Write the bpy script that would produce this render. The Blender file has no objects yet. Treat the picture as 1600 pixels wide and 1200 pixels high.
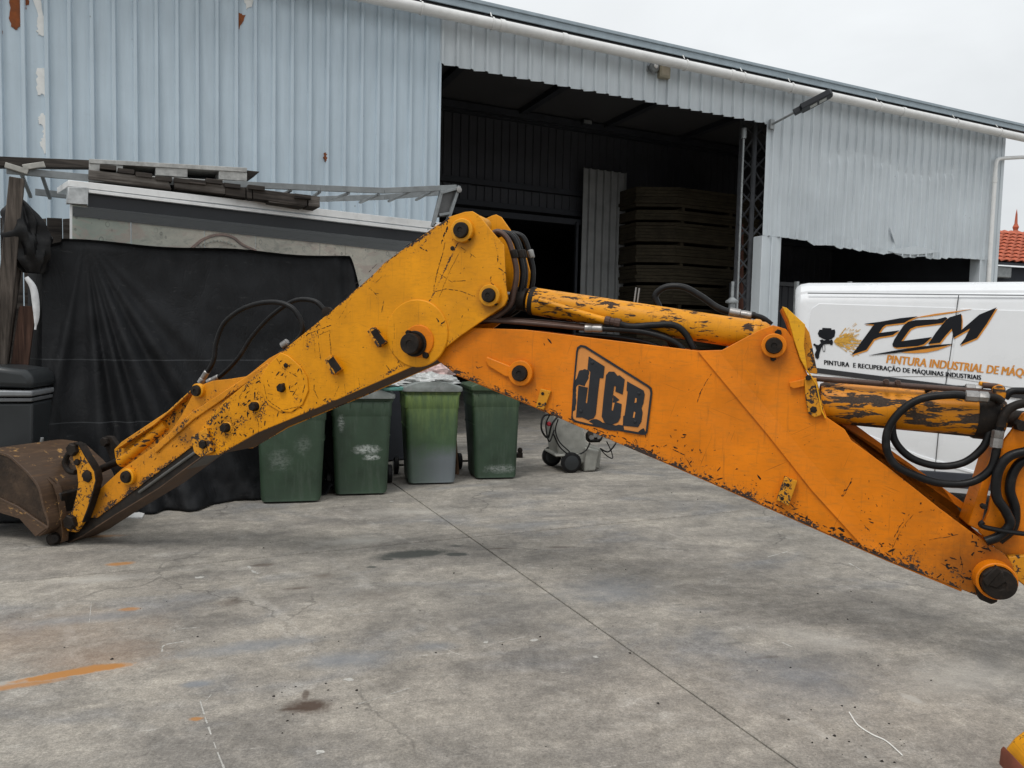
import bpy, bmesh, math, random
from mathutils import Vector, Matrix, noise as mnoise
R = math.radians
rnd = random.Random(7)
sc = bpy.context.scene
COL = sc.collection

# ------------------------------------------------------------------ camera
F, CAMH, PITCH, ROLL = 1150.0, 1.6, R(3.5), R(1.3)
cam = bpy.data.cameras.new('camera'); camo = bpy.data.objects.new('camera', cam); COL.objects.link(camo)
cam.sensor_width = 36; cam.lens = F / 1600 * 36; cam.clip_start = 0.05; cam.clip_end = 3000
CM = Matrix.Translation((0, 0, CAMH)) @ Matrix.Rotation(math.pi/2 - PITCH, 4, 'X') @ Matrix.Rotation(ROLL, 4, 'Z')
camo.matrix_world = CM
sc.camera = camo

# ------------------------------------------------------------------ overcast sky
world = bpy.data.worlds.new("World"); sc.world = world; world.use_nodes = True
wt = world.node_tree; wt.nodes.clear()
def wn(t, **k):
    n = wt.nodes.new(t)
    for a, b in k.items(): setattr(n, a, b)
    return n
SUN_EL, SUN_ROT = R(58), R(215)
sky = wn('ShaderNodeTexSky', sky_type='NISHITA', sun_disc=False, sun_elevation=SUN_EL, sun_rotation=SUN_ROT)
tc = wn('ShaderNodeTexCoord'); sep = wn('ShaderNodeSeparateXYZ'); wt.links.new(tc.outputs['Generated'], sep.inputs[0])
mp = wn('ShaderNodeMapping'); mp.inputs['Scale'].default_value = (1, 1, 2.6); wt.links.new(tc.outputs['Generated'], mp.inputs[0])
nz = wn('ShaderNodeTexNoise'); nz.inputs['Scale'].default_value = 2.3; nz.inputs['Detail'].default_value = 7; nz.inputs['Distortion'].default_value = .6
wt.links.new(mp.outputs[0], nz.inputs['Vector'])
mr = wn('ShaderNodeMapRange'); mr.inputs[1].default_value = .3; mr.inputs[2].default_value = .7; mr.inputs[3].default_value = 7.6; mr.inputs[4].default_value = 9.2
wt.links.new(nz.outputs[0], mr.inputs[0])
el = wn('ShaderNodeMapRange'); el.inputs[1].default_value = 0; el.inputs[2].default_value = 1; el.inputs[3].default_value = .93; el.inputs[4].default_value = 1.5
wt.links.new(sep.outputs[2], el.inputs[0])
mu = wn('ShaderNodeMath', operation='MULTIPLY'); wt.links.new(mr.outputs[0], mu.inputs[0]); wt.links.new(el.outputs[0], mu.inputs[1])
tint = wn('ShaderNodeVectorMath', operation='SCALE'); tint.inputs[0].default_value = (.955, .985, 1.0); wt.links.new(mu.outputs[0], tint.inputs[3])
mx = wn('ShaderNodeMixRGB'); mx.inputs[0].default_value = .93
wt.links.new(sky.outputs[0], mx.inputs[1]); wt.links.new(tint.outputs[0], mx.inputs[2])
bg = wn('ShaderNodeBackground'); bg.inputs[1].default_value = .1; wt.links.new(mx.outputs[0], bg.inputs[0])
wo = wn('ShaderNodeOutputWorld'); wt.links.new(bg.outputs[0], wo.inputs[0])
sun = bpy.data.lights.new('sun', 'SUN'); sun.energy = 1.5; sun.angle = R(20); sun.color = (1, .97, .93)
suno = bpy.data.objects.new('sun', sun); COL.objects.link(suno)
sd = Vector((math.cos(SUN_EL)*math.sin(SUN_ROT), math.cos(SUN_EL)*math.cos(SUN_ROT), math.sin(SUN_EL)))
suno.rotation_euler = sd.to_track_quat('Z', 'Y').to_euler(); suno.location = (0, -5, 20)
sc.cycles.max_bounces = 7; sc.cycles.diffuse_bounces = 3; sc.cycles.glossy_bounces = 2; sc.cycles.transparent_max_bounces = 8; sc.cycles.caustics_reflective = False; sc.cycles.caustics_refractive = False
sc.view_settings.view_transform = 'Standard'; sc.view_settings.look = 'None'
sc.view_settings.exposure = 0; sc.view_settings.gamma = 1; sc.view_settings.use_curve_mapping = False

# ------------------------------------------------------------------ frames: where the sight lines of measured points meet upright planes
def raydir(px, py):
    return (CM.to_3x3() @ Vector(((px-800)/F, -(py-600)/F, -1)))
EYE = Vector((0, 0, CAMH))
def ground(px, py, z=0):
    d = raydir(px, py); return EYE + d * ((z - CAMH) / d.z)
class Frame:
    "local x to the right along the plane, y away from the viewer, z up"
    def __init__(s, o, yaw):
        s.M = Matrix.Translation(o) @ Matrix.Rotation(yaw, 4, 'Z'); s.I = s.M.inverted()
    def p(s, px, py, y=0.0):
        o = s.I @ EYE; d = s.I.to_3x3() @ raydir(px, py)
        k = (y - o.y) / d.y; q = o + d*k
        return Vector((q.x, y, q.z))
    def xz(s, px, py, y=0.0):
        q = s.p(px, py, y); return (q.x, q.z)
    def poly(s, pts, y=0.0): return [s.xz(a, b, y) for a, b in pts]
    def g(s, px, py, z=0):
        return s.I @ ground(px, py, z)

# ------------------------------------------------------------------ mesh builder
def catmull(P, n=8, closed=False):
    P = [Vector(p) for p in P]
    if len(P) < 3: return P
    out = []
    for i in range(len(P)-1):
        a = P[i-1] if i else P[0]*2-P[1]; b, c = P[i], P[i+1]; d = P[i+2] if i+2 < len(P) else P[-1]*2-P[-2]
        for k in range(n):
            t = k/n
            out.append(.5*((2*b)+(c-a)*t+(2*a-5*b+4*c-d)*t*t+(3*b-a-3*c+d)*t**3))
    out.append(P[-1]); return out
class MB:
    def __init__(s): s.v = []; s.f = []; s.mi = []; s.m = 0
    def add(s, vs, fs):
        o = len(s.v); s.v += [tuple(v) for v in vs]; s.f += [tuple(o+i for i in f) for f in fs]; s.mi += [s.m]*len(fs); return s
    def prism(s, poly, y0, y1):
        n = len(poly)
        vs = [(a, y0, b) for a, b in poly] + [(a, y1, b) for a, b in poly]
        return s.add(vs, [tuple(range(n)), tuple(range(2*n-1, n-1, -1))] + [(i, i+n, (i+1) % n+n, (i+1) % n) for i in range(n)])
    def prism_between(s, A, B):
        "two matching 3d loops"
        n = len(A)
        return s.add(list(A)+list(B), [tuple(range(n)), tuple(range(2*n-1, n-1, -1))] + [(i, i+n, (i+1) % n+n, (i+1) % n) for i in range(n)])
    def box(s, x0, x1, y0, y1, z0, z1):
        return s.prism([(x0, z0), (x1, z0), (x1, z1), (x0, z1)], y0, y1)
    def bar(s, a, b, w, h, up=(0, 0, 1)):
        "rectangular bar from a to b"
        a, b = Vector(a), Vector(b); d = (b-a).normalized(); u = Vector(up); r = d.cross(u)
        if r.length < 1e-4: r = d.cross(Vector((0, 1, 0)))
        r.normalize(); u = r.cross(d)
        c = [r*w/2+u*h/2, -r*w/2+u*h/2, -r*w/2-u*h/2, r*w/2-u*h/2]
        return s.prism_between([a+q for q in c], [b+q for q in c])
    def strip(s, line, y0, y1, t):
        "ribbon along a 2d xz line, thickness t below it"
        n = len(line); L = [Vector(p) for p in line]; off = []
        for i in range(n):
            d = (L[min(i+1, n-1)]-L[max(i-1, 0)]).normalized(); off.append(L[i]+Vector((d.y, -d.x))*t)
        return s.prism([tuple(p) for p in L]+[tuple(p) for p in reversed(off)], y0, y1)
    def tube(s, pts, r, seg=12, cap=True, smooth=0):
        P = catmull(pts, smooth) if smooth else [Vector(p) for p in pts]
        n = len(P); vs = []; fs = []
        up = None
        for i in range(n):
            d = (P[min(i+1, n-1)]-P[max(i-1, 0)]).normalized()
            if up is None:
                up = Vector((0, 0, 1)) if abs(d.z) < .9 else Vector((0, 1, 0))
            x = d.cross(up).normalized(); up = x.cross(d).normalized()
            rr = r(i/(n-1)) if callable(r) else r
            for k in range(seg):
                a = 2*math.pi*k/seg; vs.append(P[i]+x*math.cos(a)*rr+up*math.sin(a)*rr)
        for i in range(n-1):
            for k in range(seg):
                fs.append((i*seg+k, i*seg+(k+1) % seg, (i+1)*seg+(k+1) % seg, (i+1)*seg+k))
        if cap: fs += [tuple(range(seg-1, -1, -1)), tuple((n-1)*seg+k for k in range(seg))]
        return s.add(vs, fs)
    def lathe(s, prof, o, axis=(0, 1, 0), seg=28, cap=True):
        "prof: (radius, distance along axis)"
        o = Vector(o); ax = Vector(axis).normalized(); u = ax.orthogonal().normalized(); w = ax.cross(u); vs = []; fs = []
        for r, h in prof:
            for k in range(seg):
                a = 2*math.pi*k/seg; vs.append(o+ax*h+(u*math.cos(a)+w*math.sin(a))*r)
        n = len(prof)
        for i in range(n-1):
            for k in range(seg): fs.append((i*seg+k, i*seg+(k+1) % seg, (i+1)*seg+(k+1) % seg, (i+1)*seg+k))
        if cap: fs += [tuple(range(seg-1, -1, -1)), tuple((n-1)*seg+k for k in range(seg))]
        return s.add(vs, fs)
    def grid(s, fn, nu, nv):
        vs = [fn(i/nu, j/nv) for j in range(nv+1) for i in range(nu+1)]
        return s.add(vs, [(j*(nu+1)+i, j*(nu+1)+i+1, (j+1)*(nu+1)+i+1, (j+1)*(nu+1)+i) for j in range(nv) for i in range(nu)])
    def build(s, name, mats, parent=None, bevel=0, smooth=True, solid=0, angle=35, label=None, kind=None, bseg=2):
        me = bpy.data.meshes.new(name); me.from_pydata(s.v, [], s.f)
        for m in (mats if isinstance(mats, (list, tuple)) else [mats]): me.materials.append(m)
        bm = bmesh.new(); bm.from_mesh(me); bmesh.ops.recalc_face_normals(bm, faces=bm.faces)
        bm.to_mesh(me); bm.free()
        me.polygons.foreach_set('material_index', s.mi)
        if smooth:
            me.polygons.foreach_set('use_smooth', [True]*len(me.polygons)); me.set_sharp_from_angle(angle=R(angle))
        o = bpy.data.objects.new(name, me); COL.objects.link(o)
        if parent: o.parent = parent
        if solid: m = o.modifiers.new('solid', 'SOLIDIFY'); m.thickness = solid; m.offset = 0
        if bevel:
            m = o.modifiers.new('bevel', 'BEVEL'); m.width = bevel; m.segments = bseg; m.limit_method = 'ANGLE'; m.angle_limit = R(40)
        if label: o['label'] = label
        if kind: o['kind'] = kind
        return o
def thing(name, label, cat, M=None, group=None):
    o = bpy.data.objects.new(name, None); COL.objects.link(o); o.empty_display_size = .2
    o.matrix_world = M.copy() if M is not None else Matrix()
    o['label'] = label; o['category'] = cat
    if group: o['group'] = group
    return o
def setting(o): o['kind'] = 'structure'; return o
def copy_tree(o, parent=None):
    c = o.copy(); COL.objects.link(c); c.parent = parent
    for ch in list(o.children): copy_tree(ch, c)
    return c

# ------------------------------------------------------------------ materials
class NB:
    def __init__(s, name):
        s.mat = bpy.data.materials.new(name); s.mat.use_nodes = True; s.t = s.mat.node_tree; s.t.nodes.clear()
        s.out = s.t.nodes.new('ShaderNodeOutputMaterial'); s.bs = s.t.nodes.new('ShaderNodeBsdfPrincipled'); s.t.links.new(s.bs.outputs[0], s.out.inputs[0])
        s._c = None
    def put(s, sock, v):
        if v is None: return
        if isinstance(v, bpy.types.NodeSocket): s.t.links.new(v, sock)
        else:
            if isinstance(v, (tuple, list)) and len(v) == 3 and len(getattr(sock, 'default_value', (0, 0, 0))) == 4: v = (*v, 1)
            sock.default_value = v
    def obj(s):
        if s._c is None: s._c = s.t.nodes.new('ShaderNodeTexCoord')
        return s._c.outputs['Object']
    def pos(s): return s.t.nodes.new('ShaderNodeNewGeometry').outputs['Position']
    def nrm(s):
        n = s.t.nodes.new('ShaderNodeSeparateXYZ'); s.t.links.new(s.t.nodes.new('ShaderNodeNewGeometry').outputs['Normal'], n.inputs[0]); return n.outputs
    def m(s, op, a, b=None, c=None, clamp=False):
        n = s.t.nodes.new('ShaderNodeMath'); n.operation = op; n.use_clamp = clamp
        for i, v in enumerate((a, b, c)): s.put(n.inputs[i], v)
        return n.outputs[0]
    def vm(s, op, a, b=None, sc=None, out=0):
        n = s.t.nodes.new('ShaderNodeVectorMath'); n.operation = op; s.put(n.inputs[0], a); s.put(n.inputs[1], b)
        if sc is not None: s.put(n.inputs[3], sc)
        return n.outputs[out]
    def map(s, v, scale=(1, 1, 1), rot=(0, 0, 0), loc=(0, 0, 0), typ='POINT'):
        n = s.t.nodes.new('ShaderNodeMapping'); n.vector_type = typ; s.put(n.inputs[0], v); n.inputs[1].default_value = loc; n.inputs[2].default_value = rot; n.inputs[3].default_value = scale
        return n.outputs[0]
    def noise(s, v, scale, detail=4, rough=.55, dist=0.0, col=False):
        n = s.t.nodes.new('ShaderNodeTexNoise'); s.put(n.inputs['Vector'], v); n.inputs['Scale'].default_value = scale; n.inputs['Detail'].default_value = detail
        n.inputs['Roughness'].default_value = rough; n.inputs['Distortion'].default_value = dist
        return n.outputs[1 if col else 0]
    def voro(s, v, scale, feat='F1', rand=1):
        n = s.t.nodes.new('ShaderNodeTexVoronoi'); n.feature = feat; s.put(n.inputs['Vector'], v); n.inputs['Scale'].default_value = scale; n.inputs['Randomness'].default_value = rand
        return n.outputs[0]
    def mr(s, v, a, b, c=0.0, d=1.0):
        n = s.t.nodes.new('ShaderNodeMapRange'); s.put(n.inputs[0], v)
        for i, q in enumerate((a, b, c, d)): s.put(n.inputs[i+1], q)
        return n.outputs[0]
    def mix(s, f, a, b, blend='MIX'):
        n = s.t.nodes.new('ShaderNodeMixRGB'); n.blend_type = blend; s.put(n.inputs[0], f); s.put(n.inputs[1], a); s.put(n.inputs[2], b); return n.outputs[0]
    def xyz(s, v):
        n = s.t.nodes.new('ShaderNodeSeparateXYZ'); s.put(n.inputs[0], v); return n.outputs
    def bump(s, h, strength=.3, dist=.01):
        n = s.t.nodes.new('ShaderNodeBump'); s.put(n.inputs['Height'], h); n.inputs['Strength'].default_value = strength; n.inputs['Distance'].default_value = dist
        s.t.links.new(n.outputs[0], s.bs.inputs['Normal']); return n
    def fin(s, color=None, rough=None, metal=None, spec=None, **k):
        s.put(s.bs.inputs['Base Color'], color); s.put(s.bs.inputs['Roughness'], rough); s.put(s.bs.inputs['Metallic'], metal); s.put(s.bs.inputs['Specular IOR Level'], spec)
        for a, v in k.items(): s.put(s.bs.inputs[a.replace('_', ' ')], v)
        return s.mat
    def seg(s, p, a, b, r, w):
        "w at the segment falling to 0 at distance r; a, b local xz"
        A = Vector((a[0], 0, a[1])); B = Vector((b[0], 0, b[1])); D = B-A
        pa = s.vm('SUBTRACT', p, tuple(A))
        h = s.m('MULTIPLY', s.vm('DOT_PRODUCT', pa, tuple(D), out=1), 1/max(D.length_squared, 1e-6), clamp=True)
        q = s.vm('SUBTRACT', pa, s.vm('SCALE', tuple(D), sc=h))
        return s.mr(s.vm('LENGTH', q, out=1), 0, r, w, 0)
def plain(name, c, rough=.6, metal=0.0, var=.18, scale=6, bump=.15, bscale=60, spec=.32, dirt=None, dirtamt=.35, stretch=(1, 1, 1)):
    b = NB(name); v = b.map(b.obj(), stretch)
    n = b.noise(v, scale, 6, .6); n2 = b.noise(b.obj(), bscale, 3)
    f = b.mr(n, .3, .7, 1-var, 1+var); col = b.vm('SCALE', c, sc=f)
    if dirt:
        col = b.mix(b.mr(b.noise(v, scale*1.7, 8, .7), .5, .5+.25, 0, dirtamt), col, dirt)
    if bump: b.bump(b.m('ADD', n2, n), bump, .004)
    return b.fin(col, b.mr(n, .3, .7, rough*.85, min(1, rough*1.15)), metal, spec)
def paint(name, base, segs=(), chip=(.018, .013, .011), thr=.33, fine=70, gain=.28, axis_streak=None, rough=.42, dull=(.30, .13, .02), global_w=0.0, halos=()):
    "worn machine paint: chips cluster along given edges (segment list: a, b, radius, weight)"
    b = NB(name); o = b.obj(); p = b.vm('MULTIPLY', o, (1, 0, 1))
    w = None
    for a, c, r, g in segs:
        q = b.seg(p, a, c, r, g); w = q if w is None else b.m('MAXIMUM', w, q)
    if w is None: w = global_w
    elif global_w: w = b.m('MAXIMUM', w, global_w)
    big = b.noise(o, 9, 3, .5)
    vec = o if not axis_streak else b.map(o, axis_streak)
    n1 = b.noise(vec, fine, 5, .68, .4)
    clus = b.mr(big, .38, .62, .35, 1.25)
    t = b.m('ADD', thr-.03, b.m('MULTIPLY', b.m('MULTIPLY', w, clus), gain))
    e = b.m('SUBTRACT', t, n1); mask = b.mr(e, -.008, .012)
    rim = b.mr(e, -.035, 0.0, 0, 1)
    n3 = b.noise(o, 3.1, 6, .65); n4 = b.noise(b.map(o, (3, 1, 14), (0, .5, 0)), 5, 6, .7)
    col = b.vm('SCALE', base, sc=b.mr(n3, .32, .68, .82, 1.12))
    col = b.mix(b.mr(n4, .50, .72, 0, .38), col, dull)
    runs = b.noise(b.map(o, (9, 1, .7)), 6, 6, .7); col = b.mix(b.mr(runs, .56, .74, 0, .40), col, (.17, .07, .015))
    for an, lc_ in ((.5, 2), (-.35, 5), (1.25, 9)):
        ms = b.noise(b.map(b.map(o, (1, 1, 1), (0, an, 0)), (1.1, 1, 60), loc=(lc_, 0, 0)), 3, 2, .5); col = b.mix(b.m('MULTIPLY', b.mr(ms, .70, .73), b.mr(b.noise(o, 3+lc_*.2, 2), .48, .6, 0, .5)), col, (.10, .045, .012))
    sp = b.m('MULTIPLY', b.mr(b.voro(p, 26), .10, .04), b.mr(b.noise(o, 4.3, 2), .52, .6)); col = b.mix(b.m('MULTIPLY', sp, .8), col, (.06, .028, .012))
    pale = b.noise(b.map(o, (1, 1, 1), loc=(3, 0, 8)), 1.7, 6, .6); col = b.mix(b.mr(pale, .55, .72, 0, .22), col, tuple(min(1, x*1.1+.03) for x in base))
    for hx, hz, hr, hs in halos:
        hd = b.vm('LENGTH', b.vm('ADD', b.vm('SUBTRACT', p, (hx, 0, hz)), b.vm('SCALE', b.vm('SUBTRACT', b.noise(o, 12, 4, .6, 0, True), (.5, .5, .5)), sc=hr*1.2)), out=1)
        col = b.mix(b.mr(hd, hr, hr*.35, 0, hs), col, (.05, .022, .008))
    col = b.mix(b.m('MULTIPLY', b.mr(w, .1, 1.0, 0, .35), b.mr(b.noise(o, 22, 6, .7), .4, .62)) if not isinstance(w, float) else 0.0, col, dull)
    col = b.mix(b.m('MULTIPLY', rim, .45), col, dull)
    chipc = b.mix(b.noise(o, 120, 3), chip, tuple(min(1, x*3.2+.012) for x in chip))
    col = b.mix(mask, col, chipc)
    b.bump(b.m('ADD', b.m('MULTIPLY', mask, -1.0), b.m('MULTIPLY', b.noise(o, 28, 4), .35)), .35, .003)
    return b.fin(col, b.mr(mask, 0, 1, b.mr(n3, .3, .7, rough-.06, rough+.12), .8), 0.0, b.mr(mask, 0, 1, .26, .12))
def wood(name, c, dark=(.03, .022, .017), axis='X', rough=.85, grain=26):
    b = NB(name); s = {'X': (.06, 1, 1), 'Y': (1, .06, 1), 'Z': (1, 1, .06)}[axis]
    v = b.map(b.obj(), s); g = b.noise(v, grain, 7, .7, .6); g2 = b.noise(b.obj(), 3, 4)
    col = b.mix(b.mr(g, .35, .68), dark, c); col = b.vm('SCALE', col, sc=b.mr(g2, .3, .7, .7, 1.25))
    b.bump(g, .5, .004)
    return b.fin(col, rough, 0.0, .25)

M = {}
YEL, ORG = (.69, .275, .002), (.69, .19, .002)
M['steel_dark'] = plain('dark_greasy_steel', (.014, .011, .009), .6, .05, .45, 14, .4, 90, .18, dirt=(.07, .045, .03))
M['steel'] = plain('dull_steel', (.30, .29, .28), .4, .8, .2, 20, .2, 90, dirt=(.06, .05, .045))
M['pipe_brown'] = plain('brown_steel_pipe', (.075, .045, .035), .45, .3, .3, 12, .25, 90, dirt=(.02, .018, .016))
M['rubber'] = plain('black_rubber', (.0055, .0055, .006), .42, 0, .25, 9, .25, 160, .22, dirt=(.06, .055, .05), dirtamt=.25)
M['bucket'] = paint('rusty_bucket_steel', (.070, .043, .027), (), chip=(.15, .085, .03), thr=.34, gain=.2, fine=14, axis_streak=(.6, 1, 1), global_w=.35, rough=.5, dull=(.20, .12, .065))
M['bucket_in'] = plain('bucket_side_steel', (.036, .023, .015), .6, .1, .6, 6, .8, 36, .25, dirt=(.14, .09, .055), dirtamt=.45)
M['black'] = plain('badge_black', (.016, .018, .022), .55, 0, .2, 9, .1)
M['badge'] = plain('badge_orange', (.60, .235, .055), .5, 0, .1, 9, .1)
M['white_pvc'] = plain('white_pvc', (.72, .72, .71), .4, 0, .07, 4, 0, dirt=(.35, .34, .31), dirtamt=.25)
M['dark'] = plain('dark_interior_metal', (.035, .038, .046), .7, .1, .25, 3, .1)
M['grey_metal'] = plain('galvanised_steel', (.30, .315, .32), .5, .5, .2, 8, .15, dirt=(.12, .12, .12))
M['grey_alu'] = plain('grey_aluminium', (.22, .235, .24), .5, .3, .2, 8, .15, dirt=(.10, .10, .10))
M['van'] = plain('white_van_paint', (.74, .755, .77), .28, 0, .03, 1.5, 0, dirt=(.5, .5, .49), dirtamt=.15)
M['decal_black'] = plain('black_vinyl', (.010, .011, .014), .5, 0, .1, 8, 0, 60, .15)
M['decal_orange'] = plain('orange_vinyl', (.62, .25, .035), .4, 0, .1, 12, 0)
M['seam'] = plain('seam_shadow_rubber', (.03, .03, .032), .7, 0, .1, 8, 0)
M['groove'] = plain('grey_body_seal', (.22, .23, .24), .5, 0, .1, 8, 0)
M['tile'] = plain('red_clay_tile', (.42, .105, .055), .7, 0, .25, 4, .2, 60, dirt=(.25, .09, .06))
M['wood_grey'] = wood('weathered_grey_wood', (.17, .155, .14))
M['wood_dark'] = wood('dark_old_wood', (.085, .072, .062), (.014, .012, .011))
M['wood_post'] = wood('weathered_post', (.12, .10, .085), (.02, .016, .013), 'Z')
M['wood_red'] = wood('reddish_post', (.13, .07, .05), (.03, .018, .014), 'Z')
M['wood_ply'] = wood('stacked_ply_edges', (.065, .053, .034), (.03, .024, .015))
M['wood_pale'] = wood('pale_stick', (.28, .17, .10), (.12, .07, .045), 'Z')
# ================================================================== GROUND
GF = Frame(Vector((-.31, 5.84, 0)), R(24.5))
def gxy(px, py): q = ground(px, py); return (q.x, q.y)
def concrete(name):
    b = NB(name); P = b.pos(); fl = b.vm('MULTIPLY', P, (1, 1, 0))
    rot = b.map(fl, (1, 1, 1), (0, 0, R(-20)))
    stx = b.map(rot, (.72, 1.2, 1))
    n_big = b.noise(fl, .55, 5, .6, .5); n_mid = b.noise(stx, 1.6, 8, .68, .4); n_f = b.noise(fl, 9, 8, .72); n_s = b.noise(fl, 95, 4, .75); n_g = b.noise(fl, 320, 2, .6)
    col = b.mix(b.mr(n_mid, .36, .64), (.182, .169, .151), (.315, .288, .247))
    col = b.mix(b.mr(b.noise(b.map(stx, loc=(7, 3, 0)), 1.1, 6, .62, .6), .54, .68, 0, .6), col, (.155, .160, .168))
    col = b.mix(b.mr(n_big, .52, .72, 0, .35), col, (.20, .185, .155))
    col = b.mix(b.mr(b.noise(b.map(stx, loc=(2, 9, 0)), 2.7, 8, .7), .57, .73, 0, .6), col, (.40, .38, .345))
    col = b.vm('SCALE', col, sc=b.mr(n_f, .32, .68, .78, 1.22))
    col = b.vm('SCALE', col, sc=b.mr(n_s, .32, .68, .68, 1.34))
    col = b.vm('SCALE', col, sc=b.mr(n_g, .35, .65, .82, 1.18)); col = b.vm('SCALE', col, sc=b.mr(b.noise(fl, 30, 5, .7), .35, .65, .84, 1.16))
    bl = b.noise(b.map(stx, loc=(11, 4, 0)), 4.2, 9, .78, .3); col = b.vm('SCALE', col, sc=b.mr(bl, .36, .64, .85, 1.18))
    tr = b.m('MULTIPLY', b.mr(b.noise(b.map(b.map(fl, (1, 1, 1), (0, 0, R(-24))), (.12, 1.6, 1)), 2.2, 6, .7), .56, .66), b.mr(n_f, .42, .6)); col = b.mix(b.m('MULTIPLY', tr, .45), col, (.085, .08, .075))
    tr = b.m('MULTIPLY', b.mr(b.noise(b.map(b.map(fl, (1, 1, 1), (0, 0, R(52))), (.10, 2.2, 1), loc=(4, 0, 0)), 2.0, 6, .7), .58, .66), b.mr(n_f, .44, .6)); col = b.mix(b.m('MULTIPLY', tr, .35), col, (.44, .42, .385))
    # pale drag marks, stretched along two directions
    for ang, sx, scn, th in ((R(-12), .10, 5.0, .665), (R(38), .08, 4.0, .69)):
        s = b.noise(b.map(fl, (1, 1, 1), (0, 0, ang)), 1, 0)
        v = b.map(b.map(fl, (1, 1, 1), (0, 0, ang)), (sx, 2.4, 1)); m1 = b.mr(b.noise(v, scn*3, 4, .6, .2), th, th+.04)
        m1 = b.m('MULTIPLY', m1, b.mr(b.noise(fl, 30, 3, .7), .42, .6))
        col = b.mix(b.m('MULTIPLY', m1, .55), col, (.50, .48, .44))
    # little pale spatters and dark specks
    sp = b.mr(b.voro(fl, 14), .045, .02); col = b.mix(b.m('MULTIPLY', sp, b.mr(b.noise(fl, 2.2, 2), .5, .62, 0, .75)), col, (.55, .53, .50))
    sp = b.mr(b.voro(b.map(fl, loc=(5, 5, 0)), 9), .05, .02); col = b.mix(b.m('MULTIPLY', sp, b.mr(b.noise(fl, 1.7, 2), .45, .6, 0, .8)), col, (.05, .045, .04))
    # hairline cracks
    wv = b.vm('ADD', fl, b.vm('SCALE', b.noise(fl, 2.5, 5, .6, 0, True), sc=.55))
    cr = b.m('MULTIPLY', b.mr(b.voro(wv, .30, 'DISTANCE_TO_EDGE'), .004, .0012), b.mr(b.noise(fl, .9, 2), .44, .56))
    col = b.mix(b.m('MULTIPLY', cr, .45), col, (.05, .046, .042))
    # stains with a shape of their own: (photo px centre, half sizes m, turn deg, colour, strength, softness)
    wob = b.vm('SCALE', b.vm('SUBTRACT', b.noise(fl, 5, 5, .7, 0, True), (.5, .5, .5)), sc=.9)
    wob2 = b.vm('SCALE', b.vm('SUBTRACT', b.noise(fl, 24, 5, .75, 0, True), (.5, .5, .5)), sc=.7)
    wv2 = b.vm('ADD', wob, wob2)
    RUST, OIL, BRN, BLU, PALE = (.38, .175, .05), (.05, .055, .05), (.065, .042, .03), (.17, .19, .215), (.44, .42, .38)
    for (px, py), (rx, ry), rz, c, st, sf in STAINS:
        q = gxy(px, py)
        v = b.map(fl, (rx, ry, 1), (0, 0, R(rz)), (q[0], q[1], 0), 'TEXTURE')
        d = b.vm('LENGTH', b.vm('ADD', v, wv2), out=1)
        col = b.mix(b.mr(d, 1.0, 1.0-sf, 0, st), col, locals()[c])
    h = b.m('ADD', b.m('MULTIPLY', n_s, .6), b.m('ADD', b.m('MULTIPLY', n_f, .7), b.m('MULTIPLY', cr, -1.5)))
    b.bump(h, .30, .006)
    return b.fin(col, b.mr(n_mid, .3, .7, .62, .9), 0.0, .35)
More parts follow.
